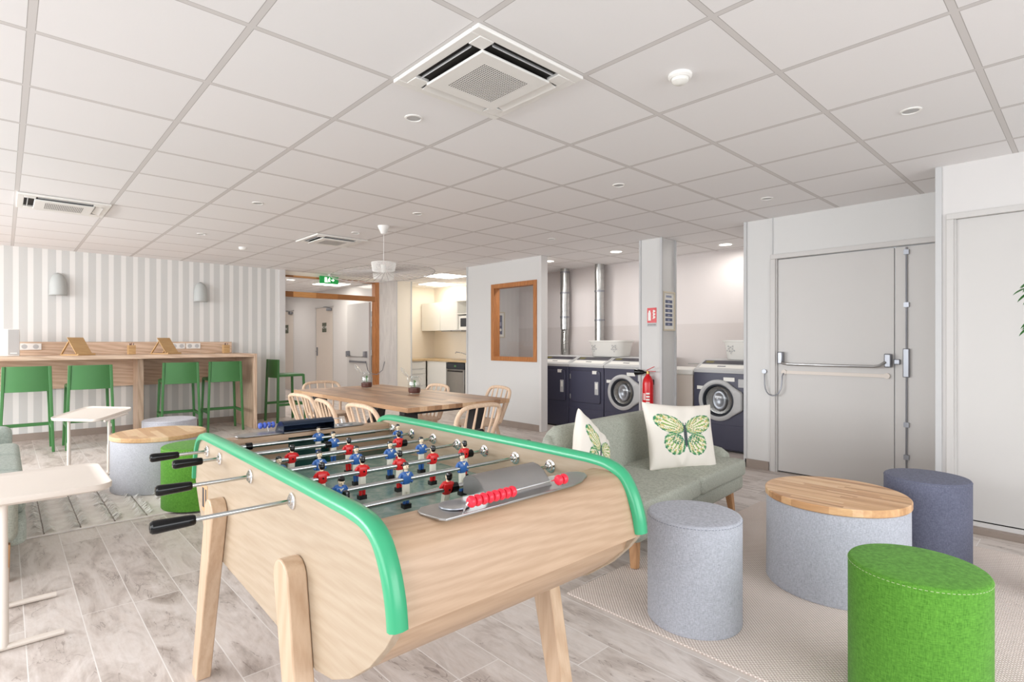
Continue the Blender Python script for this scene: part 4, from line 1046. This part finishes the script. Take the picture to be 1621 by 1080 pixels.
def leaf(b, base, d, L, w, droop=.3):
    d = Vector(d).normalized(); s_ = d.cross(Vector((0, 0, 1)))
    if s_.length < .1: s_ = Vector((1, 0, 0))
    s_.normalize(); up = s_.cross(d); base = Vector(base); pl = None; n = 6
    for i in range(n+1):
        f_ = i/n; c = base+d*L*f_-Vector((0, 0, 1))*droop*L*f_*f_; ww = w*math.sin(PI*min(1, f_*.92+.06))**.8*(1-.15*f_)
        if i == n: ww = .0003
        r = [b.v(c-s_*ww+up*ww*.35), b.v(c), b.v(c+s_*ww+up*ww*.35)]
        if pl: b.f([pl[0], pl[1], r[1], r[0]]); b.f([pl[1], pl[2], r[2], r[1]])
        pl = r
def jar(label, x, y, rz, seed):
    t = thing('plant_jar', label, 'glass jar', (x, y, .7525), rz, 'glass jars with succulents'); rn = random.Random(seed)
    MB().lathe([(.045, 0), (.058, .006), (.063, .025), (.063, .115), (.056, .14), (.047, .152), (.047, .172), (.05, .174), (.05, .178), (.044, .178), (.044, .152), (.053, .138), (.0595, .114), (.0595, .028), (.054, .009), (.001, .005)], n=36).build('glass_body', M['jar_glass'], t, angle=70)
    MB().lathe([(.001, .0065), (.0525, .0095), (.0585, .026), (.0585, .058), (.04, .063), (.02, .061), (.001, .064)], n=28).build('soil', M['soil'], t)
    b = MB(); b.tube([(0, 0, .06), (0, 0, .11)], .003, 6)
    for k in range(13):
        a = 2.4*k+rn.random(); z_ = .068+.0042*k; leaf(b, (0, 0, z_), (math.cos(a), math.sin(a), .5+.05*k), .036-.0008*k, .0085, .1)
    b.build('succulent', M['leaf'], t)
    MB().tube([(.0515*math.cos(2*PI*k/24), .0515*math.sin(2*PI*k/24), .165) for k in range(25)], .0014, 6).tube([(-.052, 0, .165), (-.07, 0, .15), (-.06, 0, .12)], .0014, 6).tube([(.052, 0, .165), (.062, .0, .155), (.07, 0, .135)], .0014, 6).build('clip_wire', M['steel'], t)
    b = MB(); b.M = T(-.056, 0, .17) @ Matrix.Rotation(math.radians(-128), 4, 'Y')
    b.lathe([(.001, 0), (.05, 0), (.053, .003), (.053, .010), (.045, .013), (.04, .020), (.001, .021)], (.058, 0, 0), 28); b.build('lid', M['jar_glass'], t, angle=60)
    b = MB(); b.M = T(-.056, 0, .17) @ Matrix.Rotation(math.radians(-128), 4, 'Y')
    b.tube([(.058+.0545*math.cos(2*PI*k/24), .0545*math.sin(2*PI*k/24), .006) for k in range(25)], .0022, 6); b.build('rubber_seal', M['grey_plastic'], t)
    return t
jar('open clip-top glass jar with a succulent, farther one on the dining table', 2.93, 5.50, math.radians(-43), 1)
jar('open clip-top glass jar with a succulent, nearer one on the dining table', 2.94, 4.56, math.radians(-43), 2)

# ================================================================== LAUNDRY
FX = 6.07
def machine(kind, y0, y1, label):
    w = y1-y0; t = thing('washing_machine' if kind == 'wash' else 'tumble_dryer', label, 'washing machine' if kind == 'wash' else 'tumble dryer', (FX, (y0+y1)/2, 0), 0, 'laundry machines')
    h = w/2-.003
    MB().box(0, .74, -h, h, .02, .90).build('cabinet', M['navy'], t, bevel=.006)
    MB().box(-.004, 0.002, -h+.004, h-.004, .03, .305).build('plinth_panel', M['navy'], t, bevel=.003)
    MB().box(.02, .7, -h+.02, h-.02, 0, .02).build('feet_plinth', M['black_metal'], t, smooth=False)
    MB().prism([(-.006, .898), (-.006, .935), (.25, 1.045), (.30, 1.05), (.74, 1.05), (.74, .898)], 'Y', -h, h).build('console', M['grey_plastic'], t, bevel=.004)
    n = Vector((-.11, 0, .256)).normalized(); sl = Vector((.256, 0, .11)).normalized()
    def strip(nm, y0_, y1_, a, c, m, off=.002):
        b = MB(); p = Vector((-.006, 0, .935)); q = [p+sl*s_+Vector((0, y, 0)) for s_, y in ((a, y0_), (a, y1_), (c, y1_), (c, y0_))]
        b.loft([[v_ for v_ in q], [v_+n*off for v_ in q]]); return b.build(nm, m, t, smooth=False)
    strip('display_strip', -h+.03, h-.03, .16, .255, flat('dark_display_%s' % str(round(y0, 1)), (58, 56, 66), .3))
    strip('display', h-.16, h-.06, .185, .235, M['led_yellow'], .0026)
    strip('label_strip', -h+.05, h-.04, .05, .135, M['white_gloss'])
    strip('printed_text', -.04, .06, .085, .105, M['navy'], .0026)
    def lab(nm, y, z_, a, c, m=M['white_gloss'], x=-.004): return MB().box(x, .001, y-a/2, y+a/2, z_-c/2, z_+c/2).build(nm, m, t, smooth=False)
    lab('label', -.17 if kind == 'dry' else -.12, .83, .13 if kind == 'wash' else .075, .045, x=-.019 if kind == 'dry' else -.004)
    if kind == 'dry':
        b = MB(); P = []
        def rrect(ins, x):
            q = .03; a_, c_ = h-.05-ins, .225-ins; pts = []
            for cy, cz, a0 in ((a_-q, c_-q, 0), (-a_+q, c_-q, PI/2), (-a_+q, -c_+q, PI), (a_-q, -c_+q, 1.5*PI)):
                for k in range(5): a = a0+PI/2*k/4; pts.append((x, cy+q*math.cos(a), .62+cz+q*math.sin(a)))
            return pts
        MB().loft([rrect(-.006, -.0005), rrect(-.006, -.003)]).build('door_seal', M['navy_dark'], t, smooth=False)
        MB().loft([rrect(0, -.002), rrect(0, -.014), rrect(.005, -.018), rrect(.03, -.018)]).build('door', M['navy'], t, angle=30)
        MB().box(-.023, -.017, -h+.075, -h+.14, .52, .70).build('handle_plate', M['grey_plastic'], t, bevel=.003)
        MB().box(-.0245, -.022, -h+.09, -h+.125, .60, .68).build('instruction_label', M['white_gloss'], t, smooth=False)
        for z_ in (.47, .76): MB().box(-.02, 0, h-.05, h-.035, z_-.035, z_+.035).build('hinge', M['steel'], t, bevel=.002)
    else:
        c = (0, 0, .585)
        b = MB(); out = []
        for k in range(48):
            a = 2*PI*k/48; y, z_ = .238*math.cos(a), .238*math.sin(a)
            if y < 0: pass
            out.append((y, z_))
        tri = [(y, z_) for y, z_ in out if not (y < -.03 and abs(z_) < .225 and y < -.05)]
        hull = [(p[0], p[1]+.585) for p in out if p[0] > -.09]; hull.sort(key=lambda p: math.atan2(p[1]-.585, p[0]))
        hull = [p for p in hull]; hull += [(-h+.03, .585+.10), (-h+.03, .585-.10)]
        hull.sort(key=lambda p: math.atan2(p[1]-.585, p[0]))
        ring = [(y, z_+.585) for y, z_ in [(.178*math.cos(2*PI*k/48), .178*math.sin(2*PI*k/48)) for k in range(48)]]
        # door frame: annulus + latch wing
        b = MB(); n_ = 64
        def outer(a):
            y, z_ = math.cos(a), math.sin(a); r = .238
            if y < 0:   # extend towards the latch side (-y)
                # ray against wing polygon: edge from (-.09,.22) to (-h+.03,.10)
                best = r
                for s_ in (1, -1):
                    x1, y1_, x2, y2 = -.07, s_*.228, -h+.03, s_*.10
                    den = y*(y2-y1_)-z_*(x2-x1)
                    if abs(den) > 1e-9:
                        tt = (x1*(y2-y1_)-y1_*(x2-x1))/den; px, pz = y*tt, z_*tt
                        if tt > 0 and min(x1, x2)-1e-6 <= px <= max(x1, x2)+1e-6: best = max(best, tt)
                if abs(z_/y) <= .10/(h-.03): best = max(best, (h-.03)/abs(y))
                r = best
            return r
        def rg(fn, x): return [(x, fn(2*PI*k/n_)*math.cos(2*PI*k/n_), .585+fn(2*PI*k/n_)*math.sin(2*PI*k/n_)) for k in range(n_)]
        b.loft([rg(outer, 0), rg(outer, -.028), rg(lambda a: outer(a)-.012, -.04), rg(lambda a: .205, -.046), rg(lambda a: .188, -.034), rg(lambda a: .184, 0)], caps=False)
        b.build('door_ring', M['grey_plastic'], t, angle=40)
        MB().lathe([(.188, -.032), (.176, -.036), (.168, -.02), (.166, .0), (.16, .02)], c, 48, 'X').build('door_seal', M['rubber'], t) if False else None
        b = MB(); b.loft([rg(lambda a: .187, -.030), rg(lambda a: .172, -.037), rg(lambda a: .158, -.01), rg(lambda a: .156, .0)], caps=False); b.build('door_seal', M['rubber'], t, angle=60)
        b = MB(); b.loft([rg(lambda a: .157, -.004), rg(lambda a: .150, -.0025), rg(lambda a: .09, -.002), rg(lambda a: .004, -.002)], caps=False); b.build('drum_back', M['drum'], t, angle=60)
        b = MB(); b.loft([rg(lambda a: .156, -.012), rg(lambda a: .135, -.03), rg(lambda a: .1, -.046), rg(lambda a: .05, -.056), rg(lambda a: .003, -.059)], caps=False); b.build('door_glass', M['jar_glass'], t, angle=80)
        b = MB(); b.M = T(0, -.015, .585)
        b.loft([[(-.006-.028*math.sin(PI*i/10), .09*math.cos(2*PI*k/24)*(.2+.8*math.sin(PI*i/20)) , .125*math.sin(2*PI*k/24)*(.2+.8*math.sin(PI*i/20))) for k in range(24)] for i in range(1, 11)], caps=True)
        b.build('drum_bowl', M['grey_metal'], t, angle=60)
        lab('label', h-.08, .72, .075, .04)
        MB().box(-.012, .001, -h+.01, -h+.085, .745, .84).build('dispenser_tab', M['grey_plastic'], t, bevel=.004)
    return t
machine('dry', 5.305, 5.965, 'navy laundry machine with flat door, leftmost beside the window wall')
machine('dry', 4.66, 5.30, 'navy tumble dryer with square flat door, middle of the left row')
machine('wash', 4.01, 4.655, 'navy front loading washing machine left of the white pillar')
machine('wash', 2.68, 3.315, 'navy front loading washing machine standing alone right of the white pillar')
t = thing('laundry_sink', 'cream laundry unit between the white pillar and the right washing machine', 'sink', (6.1, 3.58, 0))
MB().box(0, .6, -.235, .3, 0, .86).build('cabinet', M['cream_metal'], t, bevel=.01)
b = MB(); b.box(-.02, .62, -.245, .32, .86, .93); b.build('basin_rim', M['white_gloss'], t, bevel=.015)
MB().tube([(.5, -.1, .93), (.5, -.1, .975), (.5, .1, .975)], .008, 8).build('tap_pipe', M['steel'], t)
def duct(y, zb, flex, label):
    t = thing('exhaust_duct', label, 'duct', (6.80, y, zb), 0, 'galvanised dryer ducts')
    h = CEIL-zb
    MB().cyl((0, 0, 0), .074, .42 if flex else .0, h, 28).build('duct_pipe', M['alu_pipe'], t)
    for f_ in ((.62, 1.02, 1.36) if flex else (.12, .55, 1.0)):
        MB().lathe([(.074, f_-.015), (.08, f_-.013), (.08, f_+.013), (.074, f_+.015)], n=28).build('joint_band', M['grey_metal'], t)
    b = MB(); turns = 9
    b.tube([(.0752*math.cos(2*PI*k/16), .0752*math.sin(2*PI*k/16), .45+(h-.5)*k/(16*turns) if flex else .02+(h-.05)*k/(16*turns)) for k in range(16*turns+1)], .0016, 4); b.build('spiral_seam', M['grey_metal'], t)
    if flex:
        rs = [(.06+.006*(k % 2), .43*k/44) for k in range(45)]
        b = MB(); b.loft([[(r*math.cos(2*PI*j/20)+.02*math.sin(z_*7), r*math.sin(2*PI*j/20)+.05*math.sin(z_/.43*PI)*.5, z_) for j in range(20)] for r, z_ in rs]); b.build('flexible_hose', M['alu_pipe'], t, angle=60)
duct(6.02, 1.05, True, 'silver spiral duct rising to the ceiling, left of two, above the dryers'); duct(5.30, 1.05, False, 'silver spiral duct rising to the ceiling, right of two, behind the white basket')
def basket(x, y, L, label):
    t = thing('laundry_basket', label, 'laundry basket', (x, y, 1.0505), 0, 'white laundry baskets')
    b = MB(); h = .23
    def rr(sx, sy, z_):
        return [(sx*c*((abs(c)**4+abs(s_)**4)**-.25), sy*s_*((abs(c)**4+abs(s_)**4)**-.25), z_) for c, s_ in [(math.cos(2*PI*k/40), math.sin(2*PI*k/40)) for k in range(40)]]
    b.loft([rr(.15, L*.40, .0), rr(.155, L*.42, .01), rr(.185, L*.47, h-.02), rr(.205, L*.5, h-.015), rr(.205, L*.5, h), rr(.18, L*.465, h), rr(.148, L*.41, .012), rr(.02, .02, .012)], caps=True)
    b.build('basket_body', M['white_gloss'], t, angle=50)
    b = MB()
    for cy in (-L*.28, L*.28):
        for k in range(10):
            a = 2*PI*k/10+.3; r = .045 if k % 2 else .025; yy, zz = cy+r*math.cos(a), .12+r*math.sin(a); x_ = -(.155+.03*zz/h)-.0045
            b.prism([(yy+.008*math.cos(q), zz+.011*math.sin(q)) for q in [2*PI*j/8 for j in range(8)]], 'X', x_-.001, x_+.004)
    o = b.build('basket_holes', M['grey_plastic'], t, smooth=False); o['kind'] = 'stuff'
basket(6.45, 4.82, .64, 'white plastic laundry basket on top of the left machines behind the right duct')
basket(6.47, 2.80, .60, 'white plastic laundry basket on top of the right washing machine')

# extinguisher, signs, frames
t = thing('fire_extinguisher', 'red fire extinguisher with black horn hanging on the white pillar', 'fire extinguisher', (5.475, 3.565, .42))
MB().lathe([(.05, 0), (.06, .01), (.062, .03), (.062, .36), (.055, .40), (.035, .44), (.02, .455), (.02, .47), (.001, .47)], n=32).build('cylinder', M['red'], t, angle=50)
b = MB()
for (a0, a1, z0, z1) in ((-.9, -.25, .06, .27), (-.15, .7, .05, .14), (-.15, .45, .17, .25)):
    for k in range(6):
        za = z0+(z1-z0)*k/6; b.loft([[(-.0628*math.cos(a), .0628*math.sin(a), z_) for a in [a0+(a1-a0)*i/6 for i in range(7)]] for z_ in (za, za+(z1-z0)/6*.55)], closed=False, caps=False)
b.build('printed_label', M['white_plastic'], t)
MB().cyl((0, 0, 0), .018, .46, .50, 16).build('valve', flat('brass', (196, 164, 96), .3, .8), t, bevel=.002)
MB().bar((0, .01, .50), (0, -.10, .50), .02, .006).bar((0, .015, .51), (0, -.085, .555), .02, .006).build('handle', M['red'], t, bevel=.002)
MB().tube([(0, .0, .485), (0, .05, .485)], .01, 10).lathe([(.014, .05), (.026, .07), (.036, .14), (.040, .165), (.034, .166), (.012, .07)], (0, 0, .485), 24, 'Y').build('discharge_horn', M['black_plastic'], t)
MB().box(.062, .085, -.03, .03, .34, .40).build('wall_bracket', M['black_metal'], t, smooth=False)
t = thing('safety_sign', 'small red and white fire extinguisher sign on the white pillar', 'sign', (5.56, 3.565, 1.5))
MB().box(-.004, -.0005, -.062, .062, -.015, .16).build('sign_plate', M['red'], t, smooth=False)
b = MB(); b.prism([(.05, .01), (.012, .01), (.012, .10), (.02, .115), (.02, .13), (.042, .13), (.042, .115), (.05, .10)], 'X', -.0052, -.0042)
for k in range(3): b.prism([(-.008, .03+.035*k), (-.02, .045+.035*k), (-.014, .06+.035*k), (-.03, .065+.035*k), (-.05, .05+.035*k), (-.035, .035+.035*k)], 'X', -.0052, -.0042)
b.build('pictogram', M['white_plastic'], t, smooth=False)
s_ = MB().box(-.004, -.0005, -.062, .062, -.06, -.018).build('caption_plate', M['grey_plastic'], t, smooth=False)
text_obj('EXTINCTEUR', .018, M['black_metal'], s_, T(-.0045, 0, -.04) @ FACE_MX)
def frame(label, loc, ry, w, h, fill):
    t = thing('picture_frame', label, 'picture frame', loc, ry)
    b = MB(); q = .02
    for a in ((-w/2, -w/2+q, -h/2, h/2), (w/2-q, w/2, -h/2, h/2), (-w/2+q, w/2-q, -h/2, -h/2+q), (-w/2+q, w/2-q, h/2-q, h/2)): b.box(a[0], a[1], -.02, -.001, a[2], a[3])
    b.build('frame', flat('pale_wood_frame_%d' % int(loc[0]*10), (206, 196, 176), .5), t, smooth=False, bevel=.002)
    MB().box(-w/2+q, w/2-q, -.008, -.001, -h/2+q, h/2-q).build('paper', M['white_gloss'], t, smooth=False)
    return t
blue = flat('slate_blue_print', (92, 98, 124), .6); blue2 = flat('pale_blue_print', (150, 156, 178), .6)
t = frame('pale framed notice with rows of blue panels on the side of the white pillar', (5.715, 3.445, 1.62), 0, .26, .46, 0)
for k in range(6): 
    MB().box(-.075, .075, -.0095, -.0085, -.17+.053*k, -.17+.053*k+.036).build('printed_panel', blue, t, smooth=False)
    MB().box(-.025, .02, -.0105, -.0095, -.165+.053*k, -.165+.053*k+.02).build('printed_line', blue2, t, smooth=False)
MB().box(-.06, .06, -.0095, -.0085, .16, .185).build('printed_heading', blue2, t, smooth=False)
t = frame('pale framed blue poster on the laundry wall seen through the wood-framed window', (6.42, 7.28, 1.565), 0, .34, .46, 0)
MB().box(-.11, .11, -.0095, -.0085, -.17, .17).build('printed_panel', blue, t, smooth=False)
for x0, x1, z0, z1 in ((-.05, .05, .09, .13), (-.09, -.01, -.02, .05), (.02, .09, -.02, .05)): MB().box(x0, x1, -.0105, -.0095, z0, z1).build('printed_block', blue2, t, smooth=False)
for x in (-.07, 0, .07): MB().lathe([(.026, -.0107), (.026, -.0095)], (x, 0, -.09), 16, 'Y').build('printed_disc', M['white_gloss'], t, smooth=False)

# ================================================================== KITCHEN RECESS
KX = 6.5
t = thing('kitchen_cabinet', 'white lower kitchen cabinet with plain door left of the dishwasher', 'cabinet', (KX, 9.28, 0))
MB().box(0.02, .58, -.36, .34, .1, .86).build('carcass', M['white_gloss'], t, smooth=False)
MB().box(0, .02, -.35, .31, .11, .855).build('door', M['white_gloss'], t, bevel=.002); MB().box(.06, .5, -.36, .34, 0, .1).build('plinth', M['white_gloss'], t, smooth=False)
t = thing('drawer_cabinet', 'white kitchen drawer unit at the left wall of the kitchen', 'cabinet', (6.25, 9.62, 0))
MB().box(-.24, .24, 0.02, .57, .1, .86).build('carcass', M['white_gloss'], t, smooth=False)
for z0, z1 in ((.115, .355), (.365, .60), (.61, .70), (.71, .85)):
    d = MB().box(-.235, .235, 0, .02, z0, z1).build('drawer', M['white_gloss'], t, bevel=.002)
    MB().box(-.15, .15, -.012, 0, z1-.016, z1-.008).build('handle', M['grey_plastic'], d, smooth=False)
t = thing('dishwasher', 'stainless steel dishwasher under the kitchen worktop', 'dishwasher', (KX, 8.61, 0))
MB().box(.02, .57, -.297, .297, .08, .855).build('body', M['black_metal'], t, smooth=False)
MB().box(-.01, .02, -.285, .295, .12, .72).build('door', M['steel'], t, bevel=.003); MB().box(-.012, .02, -.285, .295, .725, .845).build('control_panel', M['rubber'], t, bevel=.003)
MB().box(-.02, -.01, -.24, .25, .67, .70).build('handle', M['black_metal'], t, bevel=.003); MB().box(-.0135, -.012, -.03, .03, .77, .80).build('display', flat('green_display', (90, 150, 90), .5), t, smooth=False)
t = thing('kitchen_cabinet', 'white lower kitchen unit right of the dishwasher, behind the window wall', 'cabinet', (KX, 7.8, 0))
MB().box(0, .58, -.42, .5, .1, .86).build('carcass', M['white_gloss'], t, smooth=False)
t = thing('kitchen_worktop', 'pale oak L-shaped worktop in the kitchen recess', 'worktop', (KX, 9.0, .862))
MB().prism([(-.02, -1.62), (.59, -1.62), (.59, 1.19), (-.49, 1.19), (-.49, .60), (-.02, .60)], 'Z', 0, .038).build('slab', M['worktop'], t, smooth=False, bevel=.002)
MB().box(.12, .5, -.5, -.05, .0385, .041).build('sink_rim', M['steel'], t, bevel=.001)
def wall_cab(y0, y1, label, niche=False):
    t = thing('wall_cabinet', label, 'wall cabinet', (6.75, (y0+y1)/2, 1.5), 0, 'white wall cabinets'); h = (y1-y0)/2
    if niche:
        b = MB(); b.box(0, .35, -h, -h+.018, 0, .6); b.box(0, .35, h-.018, h, 0, .6); b.box(0, .35, -h, h, 0, .018); b.box(0, .35, -h, h, .32, .338); b.box(0, .35, -h, h, .582, .6); b.box(.33, .35, -h, h, 0, .6)
        b.build('open_shelf_carcass', M['white_gloss'], t, smooth=False); return t
    MB().box(.02, .35, -h, h, 0, .6).build('carcass', M['white_gloss'], t, smooth=False)
    MB().box(0, .02, -h+.002, h-.002, .002, .598).build('door', M['white_gloss'], t, bevel=.002); return t
wall_cab(9.48, 10.18, 'white wall cabinet at the left corner of the kitchen'); wall_cab(8.90, 9.475, 'white wall cabinet in the middle above the range hood'); wall_cab(8.30, 8.895, 'white open wall shelf unit holding the microwave', True)
t = thing('range_hood', 'slim dark range hood under the white wall cabinets', 'range hood', (6.8, 9.1, 1.478)); MB().box(-.06, .25, -.35, .33, 0, .02).build('hood_body', M['grey_metal'], t, smooth=False); MB().box(-.066, -.06, -.05, .0, .004, .016).build('switch', M['black_metal'], t, smooth=False)
t = thing('microwave', 'white microwave with dark window in the open wall shelf', 'microwave', (6.77, 8.60, 1.519)); MB().box(0, .3, -.26, .26, 0, .27).build('body', M['white_gloss'], t, bevel=.004); MB().box(-.006, 0, -.08, .2, .05, .22).build('door_window', M['rubber'], t, bevel=.003); MB().box(-.006, 0, -.22, -.13, .05, .22).build('control_panel', M['grey_plastic'], t, smooth=False)
t = thing('kitchen_tap', 'chrome kitchen mixer tap at the sink', 'tap', (6.95, 8.75, .903)); MB().cyl((0, 0, 0), .024, 0, .12, 16).tube([(0, 0, .08), (-.1, .1, .13), (-.19, .19, .15), (-.2, .2, .12)], .011, 8).tube([(0, 0, .12), (-.02, -.06, .19)], .009, 8).build('tap_body', M['chrome'], t)
t = thing('coffee_machine', 'small black coffee capsule machine on the kitchen worktop by the left wall', 'coffee machine', (6.22, 9.98, .9005))
MB().lathe([(.05, 0), (.055, .01), (.05, .05), (.03, .08), (.045, .14), (.055, .2), (.045, .25), (.02, .27), (.001, .272)], n=20).box(-.05, .05, -.13, -.03, 0, .02).box(-.03, .03, -.11, 0, .17, .22).build('machine_body', M['black_plastic'], t, angle=50)
MB().box(-.12, -.07, -.05, .06, 0, .2).build('water_tank', M['grey_metal'], t, bevel=.006)

# ================================================================== POTTED PLANT at the right edge
t = thing('potted_plant', 'green leafy potted plant just outside the right edge, leaf tips visible', 'plant', (3.735, .06, .0085))
MB().lathe([(.08, 0), (.085, .01), (.108, .25), (.112, .26), (.112, .28), (.10, .28), (.095, .25), (.001, .245)], n=32).build('pot', M['white_plastic'], t, angle=50)
MB().lathe([(.095, .255), (.001, .262)], n=24).build('soil', M['soil'], t)
b = MB(); rn = random.Random(11); tips = []
for k in range(4):
    a = rn.uniform(0, 6.28); b.tube([(.02*math.cos(a), .02*math.sin(a), .25), (.03*math.cos(a+1), .03*math.sin(a+1), .8), (.05*math.cos(a+2), .05*math.sin(a+2), 1.35+.1*k)], [.012, .01, .006], 8)
LR = Vector((-.73, .68, 0))
for z_ in (.78, .92, 1.08, 1.12, 1.30, 1.36, 1.48, 1.52):
    p = LR*rn.uniform(.12, .16); b.tube([(0, 0, z_-.12), tuple(p+Vector((0, 0, z_)))], .003, 5)
b.build('stem', M['bark'], t)
b = MB()
for z_, r0, n_ in ((1.545, .17, 5), (1.50, .2, 3), (1.36, .185, 4), (1.325, .19, 3), (1.16, .15, 3), (.98, .14, 3)):
    for k in range(n_): leaf(b, LR*r0+Vector((rn.uniform(-.02, .02), rn.uniform(-.02, .02), z_+rn.uniform(-.02, .02))), LR+Vector((0, 0, rn.uniform(-.55, .0))), .095, .013, .25)
for k in range(260):
    a = rn.uniform(0, 6.28); r = rn.uniform(.02, .17); z_ = rn.uniform(.75, 1.9); d = (math.cos(a), math.sin(a), rn.uniform(-.4, .4))
    if Vector(d).dot(LR) > .3: r *= .5
    leaf(b, (r*math.cos(a), r*math.sin(a), z_), d, .085, .016, .3)
b.build('foliage', M['leaf_dark'], t)
